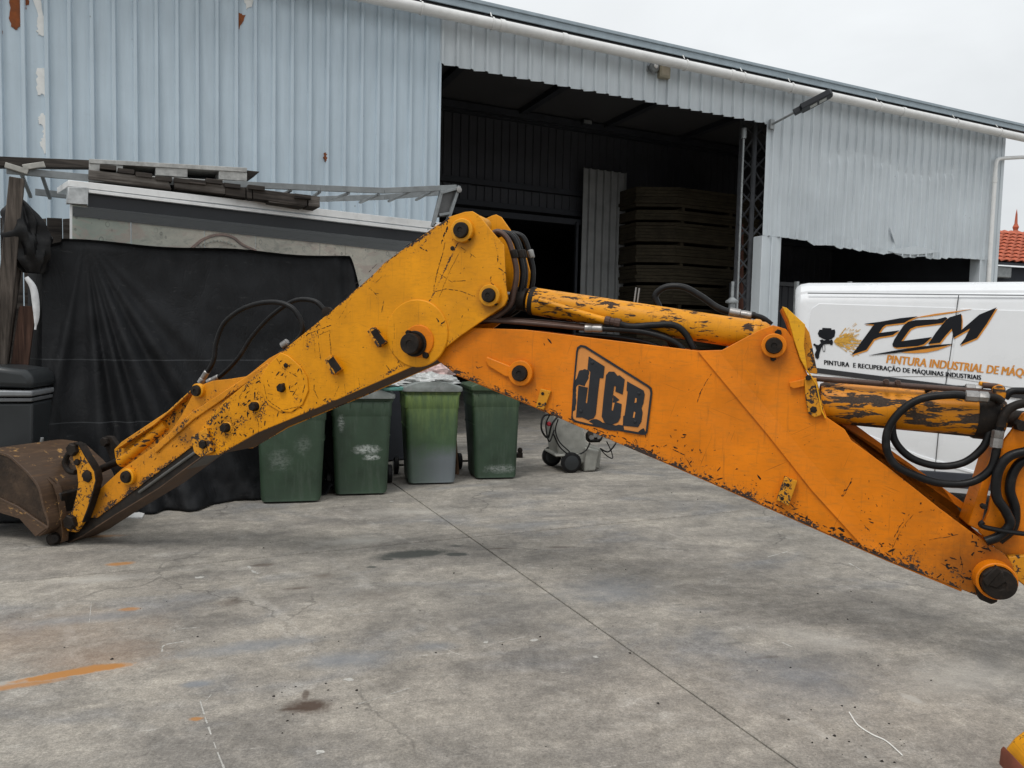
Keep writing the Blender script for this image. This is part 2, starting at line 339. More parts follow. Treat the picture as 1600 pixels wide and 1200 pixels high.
STAINS = [
    ((90, 1056), (.36, .045), 25, 'PALE', .8, .5), ((112, 1052), (.30, .045), 27, 'RUST', 1.0, .3), ((150, 1044), (.13, .05), 20, 'RUST', .9, .4), ((20, 1073), (.24, .035), 24, 'RUST', .8, .6), ((30, 1000), (.8, .5), 22, 'RUST', .16, .9), ((188, 881), (.11, .05), 20, 'RUST', .85, .5),
    ((203, 952), (.07, .04), 10, 'RUST', .8, .5), ((307, 1123), (.035, .02), 10, 'RUST', .85, .5), ((157, 838), (.2, .05), 15, 'RUST', .6, .6), ((160, 1030), (.4, .25), 20, 'RUST', .2, .9),
    ((645, 866), (.36, .12), 20, 'OIL', .9, .45), ((715, 866), (.10, .055), 5, 'OIL', .85, .35), ((712, 853), (.06, .03), 5, 'OIL', .7, .4), ((605, 874), (.05, .025), 5, 'OIL', .85, .4), ((581, 886), (.045, .025), 5, 'OIL', .85, .4),
    ((482, 1104), (.12, .09), 10, 'BRN', .95, .6), ((455, 1108), (.07, .015), 10, 'BRN', .8, .5), ((478, 1085), (.02, .06), 10, 'BRN', .7, .5), ((362, 940), (.09, .09), 60, 'BRN', .5, .9), ((467, 919), (.12, .04), 15, 'BRN', .7, .9), ((410, 883), (.12, .05), 15, 'BRN', .7, .8),
    ((505, 900), (.1, .08), 0, 'BRN', .5, .9), ((780, 857), (.14, .03), 10, 'BRN', .65, .9), ((875, 855), (.14, .04), 10, 'BRN', .65, .9), ((600, 930), (.25, .12), 0, 'BRN', .2, .9),
    ((540, 1030), (.28, .13), 15, 'BLU', .6, .7), ((390, 1010), (.5, .10), 20, 'BLU', .55, .8), ((310, 1068), (.09, .05), 10, 'BLU', .7, .6), ((960, 920), (.5, .35), 20, 'BLU', .45, .9), ((1250, 1060), (.5, .45), 20, 'BLU', .35, .9),
    ((150, 965), (.5, .10), 20, 'BLU', .45, .8), ((680, 1010), (.18, .08), 10, 'BLU', .5, .8), ((830, 820), (.5, .16), 20, 'BLU', .4, .9), ((1040, 650), (1.2, .8), 0, 'BLU', .3, .9),
    ((150, 905), (.35, .1), 15, 'PALE', .5, .8), ((560, 845), (.4, .14), 15, 'PALE', .55, .8), ((1500, 1060), (.5, .22), 25, 'PALE', .4, .8), ((1280, 1000), (.35, .18), -20, 'PALE', .4, .8), ((640, 800), (.6, .2), 15, 'PALE', .4, .9),
    ((1060, 945), (.11, .018), 15, 'OIL', .35, .8), ((1095, 965), (.1, .018), 15, 'OIL', .35, .8), ((1145, 1005), (.12, .022), 15, 'OIL', .35, .8), ((1200, 1027), (.10, .022), 15, 'BRN', .4, .8), ((1425, 1092), (.07, .035), -60, 'PALE', .6, .4)]
M['concrete'] = concrete('worn_concrete')
M['joint'] = plain('joint_dirt', (.035, .032, .028), .95, 0, .3, 20, 0)
b = MB(); b.box(-400, 400, -120, 600, -.30, -.012); gr = setting(b.build('ground', M['joint'], smooth=False))
gs = setting(bpy.data.objects.new('concrete_slabs', None)); COL.objects.link(gs); gs.matrix_world = GF.M
J = .0055
xs = [-60, -16, -10.6, -5.3, 0, 5.6, 11.2, 17, 60]; ys = [-40, -10, -5, 0, 5.1, 10.5, 16, 60]
for i in range(len(xs)-1):
    for j in range(len(ys)-1):
        b = MB(); b.box(xs[i]+J, xs[i+1]-J, ys[j]+J*1.5, ys[j+1]-J*1.5, -.10, 0)
        # ragged arrises where the joints are close to the viewer
        o = b.build('concrete_slab', M['concrete'], gs, bevel=.004, smooth=False, bseg=1)

# crumbs of dirt lying on the concrete
def crumbs():
    b = MB(); r = random.Random(3)
    spots = [((490, 1095), .22, 16), ((1300, 1140), .28, 34), ((1370, 1150), .3, 16), ((1120, 1060), .5, 16), ((900, 930), .8, 24), ((640, 870), .5, 14), ((1180, 960), .9, 20), ((700, 1050), .9, 22), ((300, 950), .9, 22), ((780, 860), .3, 8), ((1450, 1000), .6, 10), ((420, 1100), .8, 10), ((960, 780), 1.0, 20), ((500, 820), .8, 16)]
    for (px, py), rad, n in spots:
        c = ground(px, py)
        for _ in range(int(n*.7)):
            a = r.random()*6.28; q = rad*math.sqrt(r.random()); s = r.choice((.0018, .0025, .004, .006))*(.6+r.random())
            x, y = c.x+math.cos(a)*q, c.y+math.sin(a)*q
            vs = [(x+s*math.cos(k*1.26+a)*(.6+.7*r.random()), y+s*math.sin(k*1.26+a)*(.6+.7*r.random()), 0.0005) for k in range(5)]
            top = (x+s*.2, y, s*.8)
            b.add(vs+[top], [(k, (k+1) % 5, 5) for k in range(5)])
    o = b.build('dirt_crumbs', plain('dirt_crumb', (.018, .015, .013), .9, 0, .4, 30, 0), smooth=False, kind='stuff'); o['label'] = 'small dark crumbs of dirt scattered over the concrete yard'; return o
crumbs()
b = MB(); b.tube([ground(*p, .004) for p in ((1327, 1113), (1340, 1132), (1362, 1147), (1385, 1158), (1410, 1180))], .0028, 8, smooth=6)
o = b.build('wire', plain('white_wire', (.75, .74, .70), .5, 0, .1, 8, 0)); o['label'] = 'thin white bent wire lying on the concrete in front'; o['category'] = 'wire'
# chalk-like scratch lines and paint scraps with a shape of their own
b = MB(); r = random.Random(11)
for pts, w in (([(313, 1096), (322, 1125), (336, 1165), (350, 1200)], .006), ([(253, 1018), (257, 1008), (287, 1002)], .009), ([(272, 988), (276, 983), (312, 980)], .006), ([(388, 884), (396, 893), (404, 896)], .02), ([(1327, 880), (1348, 892)], .012), ([(143, 940), (138, 985)], .003), ([(780, 1003), (845, 990)], .005), ([(560, 1100), (640, 1075)], .004), ([(545, 962), (600, 955)], .004), ([(330, 1085), (322, 1094), (312, 1095)], .004), ([(1200, 870), (1230, 862)], .01), ([(1215, 1000), (1240, 1012)], .01)):
    L = [ground(*p, .0012) for p in pts]
    L = catmull(L, 7) if len(L) > 2 else [L[0].lerp(L[1], k/8) for k in range(9)]
    for i in range(len(L)-1):
        if r.random() < .18: continue
        d = (L[i+1]-L[i]); n = Vector((-d.y, d.x, 0)).normalized()*w*(.25+.5*r.random())
        b.add([L[i]-n, L[i+1]-n*.8, L[i+1]+n*.8, L[i]+n], [(0, 1, 2, 3)])
for (px, py), s in (((930, 1026), .022), ((310, 902), .03), ((612, 783), .02), ((545, 1062), .02), ((760, 1003), .016), ((835, 1000), .02), ((500, 1175), .02)):
    c = ground(px, py, .0015); n = 9
    b.add([(c.x+s*math.cos(k*.698)*(.5+r.random()), c.y+s*.8*math.sin(k*.698)*(.4+r.random()), c.z) for k in range(n)], [tuple(range(n))])
o = b.build('chalk_marks', plain('chalk', (.42, .41, .38), .9, 0, .3, 60, 0), smooth=False, kind='stuff'); o['label'] = 'pale scrape marks and paint flecks on the concrete'

# ================================================================== WAREHOUSE
WF = Frame(Vector((-5, 10, 0)), R(24.5))
wh = thing('warehouse', 'large metal warehouse clad in pale blue-grey ribbed sheets with open doorways', 'warehouse', WF.M)
def cladding_mat(name, c, dirt):
    b = NB(name); o = b.obj()
    st = b.map(o, (2.2, 1, .16)); n = b.noise(st, 5, 7, .65); n2 = b.noise(o, .8, 4, .6); n3 = b.noise(o, 7, 6, .7)
    col = b.vm('SCALE', c, sc=b.mr(n, .3, .7, .92, 1.07)); col = b.vm('SCALE', col, sc=b.mr(n2, .3, .7, .93, 1.06))
    col = b.mix(b.mr(n3, .6, .78, 0, .35), col, dirt)
    col = b.mix(b.mr(b.noise(b.map(o, (5, 1, .4)), 9, 3, .7), .70, .74, 0, .5), col, (.62, .66, .68))
    sp = b.m('MULTIPLY', b.mr(b.voro(b.map(o, (1, .2, .6)), 5.0), .05, .03), b.mr(n2, .45, .6)); col = b.mix(b.m('MULTIPLY', sp, .7), col, (.10, .08, .07))
    b.bump(b.noise(o, 2.2, 3), .25, .02)
    return b.fin(col, .48, 0.0, .4)
M['clad_blue'] = cladding_mat('pale_blue_cladding', (.47, .555, .62), (.32, .38, .43))
M['clad_grey'] = cladding_mat('pale_grey_cladding', (.53, .575, .605), (.38, .40, .40))
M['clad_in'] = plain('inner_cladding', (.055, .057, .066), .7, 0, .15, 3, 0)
M['clad_door'] = plain('sliding_door_sheet', (.24, .245, .245), .6, 0, .15, 3, 0)
PITCHR = .25
def profile(t0, t1, pitch=PITCHR, phase=.17, h=.046, flat=.036, slope=.014, minor=True):
    "points of the ribbed section between t0 and t1 (t, outward)"
    def ht(t):
        q = abs((t-phase+pitch/2) % pitch-pitch/2)
        return h if q <= flat/2 else 0 if q >= flat/2+slope else h*(1-(q-flat/2)/slope)
    pts = [(t0, ht(t0))]
    k = math.floor((t0-phase)/pitch)-1
    while True:
        c = phase+k*pitch; k += 1
        if c > t1+pitch: break
        P = [(c-flat/2-slope, 0), (c-flat/2, h), (c+flat/2, h), (c+flat/2+slope, 0)]
        for q in P:
            if t0+1e-4 < q[0] < t1-1e-4: pts.append(q)
    pts.append((t1, ht(t1))); return pts
def sheet(t0, t1, z0, z1, mat, parent, y=0.0, nz=10, dent=.004, dents=0, bottom=None, name='cladding_sheet', pitch=PITCHR, phase=.17, h=.046, label=None):
    P = profile(t0, t1, pitch, phase, h); n = len(P); vs = []; fs = []
    for j in range(nz+1):
        f = j/nz
        for (t, o) in P:
            zb = z0 if bottom is None else bottom(t)
            z = zb+(z1-zb)*f
            d = mnoise.noise(Vector((t*1.3, z*.9, 3)))*dent
            dx = 0
            if dents:
                g = math.exp(-((z-5.45-.12*math.sin(t*2))/.09)**2)*(1 if 12.2 < t < 16.2 else 0)
                o2 = o*(1-.75*g); lowk = max(0, 1-(z-zb)/.28)
                d += .018*g*mnoise.noise(Vector((t*3, 1, 5)))+lowk*.03*mnoise.noise(Vector((t*2.2, 7, z*2)))*dents
                dx = .012*mnoise.noise(Vector((t*.6, z*1.1, 9)))*dents+.02*lowk*mnoise.noise(Vector((t*4, 2, 1)))
            else: o2 = o
            vs.append((t+dx, y-o2+d, z))
    for j in range(nz):
        for i in range(n-1): fs.append((j*n+i, j*n+i+1, (j+1)*n+i+1, (j+1)*n+i))
    b = MB(); b.add(vs, fs)
    return b.build(name, mat, parent, solid=.0018, smooth=False, label=label)
DJ0, DJ1 = WF.xz(685.5, 200)[0], WF.xz(1196, 260)[0]      # main doorway jambs
HD = WF.xz(760, 113)[1]                                   # header height
O20, O21 = WF.xz(1219, 420)[0], WF.xz(1531, 425)[0]
WE = WF.xz(1559, 330)[0]
EAVE = 6.64
H2 = WF.xz(1222, 371)[1]
t = -4.08
while t < DJ0-.05:
    t2 = min(t+1.0, DJ0); 
    if DJ0-t2 < .12: t2 = DJ0
    sheet(t-.012, t2, 0.02, EAVE, M['clad_blue'], wh, y=-.0008*(round(t+4.08) % 2), nz=14); t = t2
def hdr_bottom(t): return HD+.012*math.sin(t*25)+.01*mnoise.noise(Vector((t*5, 0, 0)))
t = DJ0
while t < DJ1-.05:
    t2 = min(t+1.0, DJ1)
    if DJ1-t2 < .2: t2 = DJ1
    sheet(t-.005, t2, HD, EAVE, M['clad_grey'], wh, bottom=hdr_bottom, nz=4, y=-.002*(round(t-DJ0) % 2)); t = t2
# right gable with its torn lower edge
tear = random.Random(5); tn = [tear.uniform(-.05, .035) for _ in range(400)]
def torn(t):
    base = WF.xz(*(1222, 371))[1]
    pxl = [(11.4, 0), (12.05, -.02), (12.1, -.10), (12.7, -.08), (13.4, -.1), (14.0, -.13), (14.4, -.10), (14.8, -.14), (15.3, -.10), (15.8, -.11), (16.3, -.06), (17.0, -.05), (17.6, -.04)]
    v = pxl[-1][1]
    for (a, va), (c, vb) in zip(pxl, pxl[1:]):
        if a <= t < c: v = va+(vb-va)*(t-a)/(c-a); break
    if t < 11.4: v = 0
    return base+v+(tn[int(t*14) % 400]*.7 if 12 < t < 16.6 else 0)
t = DJ1
while t < WE-.05:
    t2 = min(t+1.0, WE)
    if WE-t2 < .2: t2 = WE
    sheet(t-.005, t2, H2, EAVE, M['clad_grey'], wh, bottom=torn, dents=1.0, nz=26, y=-.002*(round(t-DJ1) % 2)); t = t2
# torn strip hanging under the edge
b = MB()
L = [WF.p(x, y, -.03) for x, y in ((1384, 391), (1400, 396), (1425, 398), (1452, 396), (1468, 393), (1450, 389), (1428, 384), (1412, 387))]
b.prism([(p.x, p.z) for p in L], -.045, -.035); b.build('torn_sheet_edge', M['clad_grey'], wh)
b = MB(); L = [WF.xz(x, y, -.05) for x, y in ((1390, 356), (1394, 358), (1402, 380), (1399, 383))]; b.prism(L, -.055, -.045); b.build('torn_sheet_edge', M['clad_grey'], wh)
# posts beside the side opening, flat sheets
for a, c in ((DJ1, O20), (O21, WE)):
    b = MB(); m = (a+c)/2
    b.prism([(a, 0), (c, 0), (c, H2), (a, H2)], 0.0, .25)
    b.build('doorway_post', M['clad_grey'], wh, bevel=.01)
    if c-a > .3:
        b = MB(); b.box(m-.02, m+.02, -.025, -.002, 0.02, H2-.01); b.build('post_rib', M['clad_grey'], wh, bevel=.006)
# corner flashing and the shaded end wall
b = MB(); b.box(WE, WE+.10, -.02, .02, 0, EAVE); b.box(WE+.08, WE+.10, .02, 9, 0, EAVE); b.build('end_wall', M['clad_grey'], wh)
b = MB(); b.box(-4.2, -4.08, 0, 9, 0, EAVE); b.build('end_wall', M['clad_blue'], wh)
b = MB(); b.box(DJ0-.015, DJ0+.02, -.036, .12, 0, HD+.02); b.build('door_jamb', M['clad_blue'], wh, bevel=.004)
# roof, soffit, fascia
b = MB(); b.prism_between([(-4.6, -.19, 6.74), (WE+1.1, -.19, 6.74), (WE+1.1, 10.2, 7.7), (-4.6, 10.2, 7.7)], [(-4.6, -.19, 6.79), (WE+1.1, -.19, 6.79), (WE+1.1, 10.2, 7.75), (-4.6, 10.2, 7.75)])
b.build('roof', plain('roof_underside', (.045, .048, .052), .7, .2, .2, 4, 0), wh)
b = MB(); b.box(-4.6, WE+1.1, -.215, -.192, 6.665, 6.80)
b.box(-4.6, WE+1.1, -.24, -.217, 6.77, 6.825)
b.build('roof_fascia', plain('fascia_sheet', (.30, .36, .40), .5, 0, .12, 5, 0), wh, bevel=.006)
for k in range(24):
    t = -4.2+k*1.0
    if t < WE+1: b = MB(); b.box(t, t+.06, -.19, .1, 6.665, 6.738); b.build('rafter_end', M['dark'], wh)
# gutter as a white half pipe with brackets
def gz(t): return 6.80
b = MB(); b.tube([(-4.5, -.3, 6.48), (WE+.95, -.3, 6.48)], .085, 20); b.build('gutter', M['white_pvc'], wh)
b = MB(); b.box(-4.5, WE+.9, -.345, -.33, 6.556, 6.568); b.build('gutter_lip', M['seam'], wh)
for x, y in ((657, 12), (768, 38), (1070, 100), (1160, 118), (1235, 136), (1372, 168), (1492, 196), (1560, 208), (560, -8)):
    t = WF.xz(x, y, -.3)[0]
    b = MB(); b.lathe([(.089, 0), (.100, 0), (.100, .024), (.089, .024)], (t, -.3, 6.48), (1, 0, 0), 20, cap=False); b.bar((t+.011, -.3, 6.56), (t+.011, -.22, 6.68), .02, .006); b.build('gutter_bracket', M['white_pvc'], wh)
for x, y in ((780, 40), (877, 60), (1140, 114), (1408, 177)):
    t = WF.xz(x, y, -.3)[0]
    b = MB(); b.lathe([(.089, 0), (.095, 0), (.095, .08), (.089, .08)], (t, -.3, 6.48), (1, 0, 0), 20, cap=False); b.build('gutter_coupling', M['white_pvc'], wh)
# downpipe on the right corner
dp = [WF.p(1600, 245.5, -.12)+Vector((.9, 0, .0)), WF.p(1600, 245.5, -.12), WF.p(1572, 247, -.12), WF.p(1560, 249, -.12), WF.p(1556.5, 256, -.12), WF.p(1555, 270, -.12)]
b = MB(); b.tube([dp[0], dp[1], dp[2]], .042, 14); b.tube(dp[2:], .042, 14, smooth=6)
x0 = dp[-1]; b.tube([x0, Vector((WF.p(1547, 400, -.12).x, -.12, 3.6)), Vector((WF.p(1547, 400, -.12).x, -.12, .1))], .045, 14)
b.lathe([(.047, 0), (.053, 0), (.053, .12), (.047, .12)], (x0.x, -.12, x0.z-.22), (0, 0, 1), 16, cap=False)
b.build('downpipe', M['white_pvc'], wh)
# peeled patches: rusty and white primer
def ragged(pts, k=4, amp=.008, seed=1):
    r = random.Random(seed); out = []
    for i in range(len(pts)):
        a, c = Vector(pts[i]), Vector(pts[(i+1) % len(pts)]); n = Vector(((c-a).y, -(c-a).x)); n = n.normalized() if n.length else n
        for j in range(k): out.append(tuple(a.lerp(c, j/k)+n*(r.uniform(-amp, amp) if j else 0)))
    return out
rustm = plain('bare_rust', (.22, .065, .02), .8, 0, .3, 8, .3, dirt=(.12, .04, .02)); prim = plain('white_primer', (.72, .72, .70), .7, 0, .08, 12, 0)
for mtl, lab, P in ((rustm, 'rusty bare patch', [(15, -20), (46, -20), (45, 7), (36, 15), (33, 35), (27, 46), (17, 41), (15, 20)]), (prim, 'peeled white patch', [(48, -20), (60, -20), (65, 12), (75, 40), (75, 55), (59, 54), (57, 40), (60, 25)]),
                    (prim, 'peeled white patch', [(58, 106), (77, 103), (77.5, 175), (72, 152), (67, 147), (59, 149), (57, 128)]), (prim, 'peeled white patch', [(59, 183), (68, 177), (77.5, 186), (78, 243), (69, 240), (63, 225), (67, 212), (66, 195), (59, 191)]),
                    (rustm, 'rusty bare patch', [(367, 19), (376, 21), (384, 23), (374, 46), (370, 34)]), (prim, 'peeled white patch', [(382, -10), (396, -10), (394, 8), (386, 15), (382, 4)]),
                    (rustm, 'rusty bare patch', [(506, 241), (509, 239), (510, 246), (508, 253), (506, 248)]), (rustm, 'rusty bare patch', [(-3, 28), (1.5, 30), (2, 60), (-3, 66)])):
    b = MB(); b.prism(ragged(WF.poly(P, -.010), 5, .016, int(P[0][0]+P[0][1]+99)), -.0095-.038*(P[0][0] == 506), .002)
    b.build('paint_patch', mtl, wh, smooth=False, label=lab)

# interior shell
DI = 4.6
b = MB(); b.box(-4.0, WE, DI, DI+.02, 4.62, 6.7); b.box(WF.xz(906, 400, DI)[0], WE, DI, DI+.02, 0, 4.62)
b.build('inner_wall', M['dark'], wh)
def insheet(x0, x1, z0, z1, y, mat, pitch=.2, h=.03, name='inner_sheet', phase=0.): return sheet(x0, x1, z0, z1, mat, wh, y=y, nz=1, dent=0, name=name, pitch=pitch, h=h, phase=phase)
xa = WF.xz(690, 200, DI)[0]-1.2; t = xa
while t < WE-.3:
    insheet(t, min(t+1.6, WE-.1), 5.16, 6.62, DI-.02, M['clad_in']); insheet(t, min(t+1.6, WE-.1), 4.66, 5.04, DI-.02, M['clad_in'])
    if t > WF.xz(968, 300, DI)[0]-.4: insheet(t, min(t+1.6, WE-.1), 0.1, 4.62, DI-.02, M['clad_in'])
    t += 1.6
for z in (6.62, 5.1, 4.62):
    b = MB(); b.box(-4, WE-.1, DI-.16, DI-.05, z-.05, z+.07); b.build('wall_girt', M['dark'], wh)
b = MB(); b.box(-4, WE-.1, DI-.3, DI-.17, 4.34, 4.47); b.build('door_rail', M['dark'], wh)
b = MB(); b.box(WE-.16, WE-.12, .3, DI+.1, 0, 6.7); b.build('end_wall_shade', M['dark'], wh)  # dark sheet added so the end wall's inner side reads as shade
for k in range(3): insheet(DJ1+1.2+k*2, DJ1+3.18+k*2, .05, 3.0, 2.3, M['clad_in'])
# sliding inner door, light ribs
xd0, xd1 = WF.xz(908, 330, DI-.4)[0], WF.xz(975, 330, DI-.4)[0]
sheet(xd0, xd1, 0.05, WF.xz(908, 262, DI-.4)[1], M['clad_door'], wh, y=DI-.4, nz=1, dent=0, name='sliding_door', pitch=.2, h=.07, phase=xd0 % .2)
b = MB(); b.box(xd0-.09, xd0-.03, DI-.36, DI-.28, 0, 4.4); b.build('door_post', M['dark'], wh)
# dark room behind the inner doorway
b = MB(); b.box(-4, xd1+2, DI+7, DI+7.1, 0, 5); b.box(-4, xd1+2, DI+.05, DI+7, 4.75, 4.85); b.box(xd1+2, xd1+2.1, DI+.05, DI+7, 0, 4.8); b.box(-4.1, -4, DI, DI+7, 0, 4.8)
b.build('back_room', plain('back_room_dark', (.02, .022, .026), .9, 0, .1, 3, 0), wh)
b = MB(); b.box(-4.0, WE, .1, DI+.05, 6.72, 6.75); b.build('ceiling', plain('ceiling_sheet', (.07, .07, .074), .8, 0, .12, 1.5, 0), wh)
for t in (DJ0-.9, DJ0+1.1, DJ0+3.3, DJ0+5.5, DJ0+7.7, DJ0+10, DJ0+12.5):
    b = MB(); b.bar((t, .2, 6.66), (t, DI, 6.66), .16, .12); b.build('ceiling_beam', M['dark'], wh)
for y in (.35, 1.5, DI-.5):
    b = MB(); b.bar((-4, y, 6.6), (WE-.1, y, 6.6), .14, .14); b.build('ceiling_beam', M['dark'], wh)
# zigzag truss just behind the header
b = MB(); t = DJ0-.2; k = 0
while t < DJ1+6:
    b.bar((t, .42, 6.6 if k % 2 else 6.15), (t+.35, .42, 6.15 if k % 2 else 6.6), .04, .04); t += .35; k += 1
b.bar((DJ0-.3, .42, 6.14), (WE-.2, .42, 6.14), .07, .07); b.build('roof_truss', M['dark'], wh)
# lattice column by the right jamb
lc = plain('lattice_paint', (.10, .105, .115), .6, .2, .2, 5, 0)
cx0, cx1 = WF.xz(1171, 300, .45)[0], WF.xz(1191, 300, .45)[0]
for yy in (.35, .75):
    for x in (cx0, cx1):
        b = MB(); b.bar((x, yy, 0), (x, yy, 6.5), .055, .055); b.build('column_chord', lc, wh)
z = .1; k = 0
while z < 6.3:
    b = MB()
    for yy in (.35, .75): b.bar((cx0 if k % 2 else cx1, yy, z), (cx1 if k % 2 else cx0, yy, z+.33), .028, .028)
    for x in (cx0, cx1): b.bar((x, .35 if k % 2 else .75, z), (x, .75 if k % 2 else .35, z+.33), .024, .024)
    b.build('column_lacing', lc, wh); z += .33; k += 1
# pipe standing beside the column
b = MB(); a = WF.p(1162, 215, .3); b.tube([a, (a.x+.01, .3, 2.0), (a.x-.02, .3, 0.02)], .022, 10); b.lathe([(.05, 0), (.06, .12), (.05, .2)], (a.x, .3, a.z-.02), (0, 0, 1), 12)
b.build('conduit_pipe', M['grey_metal'], wh)
# frame and cross brace inside the side opening
xb0, xb1 = WF.xz(1495, 420, 1.5)[0], WF.xz(1530, 420, 1.5)[0]
for a, c in (((xb0, 1.5, 0), (xb0, 1.5, 6.4)), ((xb0, 1.5, 2.6), (xb1+.5, 1.5, 3.9)), ((xb0, 1.5, 3.9), (xb1+.5, 1.5, 2.6)), ((DJ1+1.3, 2.2, 3.05), (WE-.3, 2.2, 3.05)), ((DJ1+2.2, 2.2, 0), (DJ1+2.2, 2.2, 3.4))):
    b = MB(); b.bar(a, c, .09, .09); b.build('inner_brace', lc, wh)

# lamps and boxes fixed to the front
sl = thing('street_light', 'black solar street light on an angled arm beside the doorway corner', 'street light', WF.M)
a, c, e = WF.p(1207, 194, -.08), WF.p(1252, 170, -.75), WF.p(1284, 153, -1.0)
b = MB(); b.box(a.x-.05, a.x+.05, -.085, -.032, a.z-.09, a.z+.09); b.build('wall_bracket', M['grey_metal'], sl, bevel=.004)
b = MB(); b.tube([a, c], .022, 10); b.build('arm', M['grey_metal'], sl)
d = (e-c).normalized(); s = d.cross(Vector((0, 0, 1))).normalized(); u = s.cross(d)
b = MB(); L = [(-.14, .05), (-.02, .05), (.0, .13), (.52, .12), (.56, .06), (.56, -.06), (.52, -.12), (0, -.13), (-.02, -.05), (-.14, -.05)]
b.prism_between([c+d*x+s*y*1.2+u*.05 for x, y in L], [c+d*x+s*y*1.2-u*.05 for x, y in L]); b.build('lamp_head', M['black'], sl, bevel=.008)
for k in range(2):
    x = .14+k*.17; b = MB(); q = [(x, .075), (x+.13, .075), (x+.13, -.075), (x, -.075)]
    b.prism_between([c+d*x+s*y-u*.051 for x, y in q], [c+d*x+s*y-u*.057 for x, y in q]); b.build('light_panel', plain('led_lens', (.42, .43, .40), .3, 0, .1, 9, 0), sl)
jb = thing('junction_box', 'beige junction box on the wall above the doorway', 'box', WF.M)
p = WF.p(1036, 110, -.06); b = MB(); b.box(p.x-.11, p.x+.11, -.14, -.033, p.z-.15, p.z+.13); b.build('box_body', plain('beige_box', (.30, .27, .20), .6, 0, .2, 6, 0), jb, bevel=.015)
b = MB(); b.box(p.x-.08, p.x+.08, -.15, -.141, p.z-.11, p.z+.09); b.build('box_lid', plain('beige_box_lid', (.34, .30, .23), .6, 0, .15, 6, 0), jb, bevel=.008)
fl = thing('alarm_siren', 'small round grey siren left of the beige box above the doorway', 'siren', WF.M)
p = WF.p(1020, 106, -.06); b = MB(); b.lathe([(.03, 0), (.09, .02), (.10, .05), (.085, .08), (.03, .1)], (p.x, -.05, p.z), (0, -1, 0), 18); b.build('horn', M['grey_alu'], fl)
b = MB(); b.lathe([(.03, 0), (.04, .01), (.03, .02)], (p.x, -.152, p.z), (0, -1, 0), 14); b.build('horn_centre', M['white_pvc'], fl)
b = MB(); b.box(p.x-.12, p.x-.08, -.06, -.033, p.z-.08, p.z+.02); b.build('bracket', M['grey_metal'], fl)
il = thing('ceiling_lamp', 'small grey flood lamp under the ceiling inside the doorway', 'lamp', WF.M)
p = WF.p(915, 192, DI-.6); b = MB(); b.box(p.x-.12, p.x+.12, DI-.7, DI-.6, p.z-.06, p.z+.05); b.build('lamp_body', M['dark'], il, bevel=.01)
b = MB(); b.box(p.x-.10, p.x+.10, DI-.715, DI-.701, p.z-.045, p.z+.035); b.build('lamp_glass', M['grey_metal'], il)
b = MB(); b.bar((p.x, DI-.65, p.z), (p.x, DI-.5, 6.55), .03, .03); b.build('bracket', M['dark'], il)

# bundles of boards inside
st_x0, st_x1 = WF.xz(968, 380, 3.6)[0], WF.xz(1158, 380, 3.6)[0]
rowsy = [(291, 322), (327, 343), (347, 377), (382, 410), (414, 441), (446, 475), (481, 512)]
rr = random.Random(2)
NM = ['topmost', 'second from the top', 'third from the top', 'fourth from the top', 'fifth from the top', 'sixth from the top', 'lowest']
Z = []
for (ya, yb) in rowsy: Z.append((WF.xz(1050, ya, 3.0)[1], WF.xz(1050, yb, 3.0)[1]))
Z.append((max(.5, Z[-1][1]-.12), .1))
Z = Z[:7]
while Z[-1][1] > .55 and len(Z) < 12: Z.append((Z[-1][1]-.10, max(.1, Z[-1][1]-.10-.40)))
NM = ['topmost', 'second from the top', 'third from the top', 'fourth from the top', 'fifth from the top', 'sixth from the top', 'seventh from the top', 'eighth from the top', 'ninth from the top', 'tenth from the top', 'eleventh from the top', 'twelfth from the top']
for i, (za, zb) in enumerate(Z):
    bt = thing('board_bundle', 'bundle of dark sheathing boards in the doorway, %s of its stack' % NM[i], 'boards', WF.M, 'bundles of boards stacked inside the warehouse')
    nb = max(3, round((za-zb)/.075)); hh = (za-zb)/nb
    for k in range(nb):
        dx = rr.uniform(-.03, .03); dy = rr.uniform(-.02, .02); z = zb+k*hh
        b = MB(); x0 = st_x0+.30+dx+.02*i; xm = st_x0+1.15
        # boards stacked: end faces turn at the corner
        b.prism_between([(x0, 3.45+dy, z+.004), (xm+dx, 3.0+dy, z+.004), (st_x1+dx, 3.0+dy, z+.004), (st_x1+dx, 4.3, z+.004), (x0, 4.3, z+.004)], [(x0, 3.45+dy, z+hh-.004), (xm+dx, 3.0+dy, z+hh-.004), (st_x1+dx, 3.0+dy, z+hh-.004), (st_x1+dx, 4.3, z+hh-.004), (x0, 4.3, z+hh-.004)])
        b.build('board', M['wood_ply'], bt, smooth=False)
    for x in (xm+.15, st_x1-.9):
        b = MB(); b.box(x, x+.09, 3.02, 4.2, zb-.085, zb-.002); b.build('spacer', M['wood_ply'], bt, smooth=False)
pk = thing('plank_rack', 'reddish planks leaning upright beside the lattice column', 'planks', WF.M)
for k, (xa, ya, xb, yb) in enumerate(((1153, 352, 1158, 415), (1158, 350, 1162, 412))):
    a, c = WF.p(xa, ya, .9), WF.p(xb, yb, .9); b = MB(); b.bar((a.x, .9, a.z), (c.x+.05, .85, .01), .10, .03, (0, 1, 0)); b.build('plank', plain('red_plank', (.16, .07, .05), .8, 0, .3, 9, 0), pk)
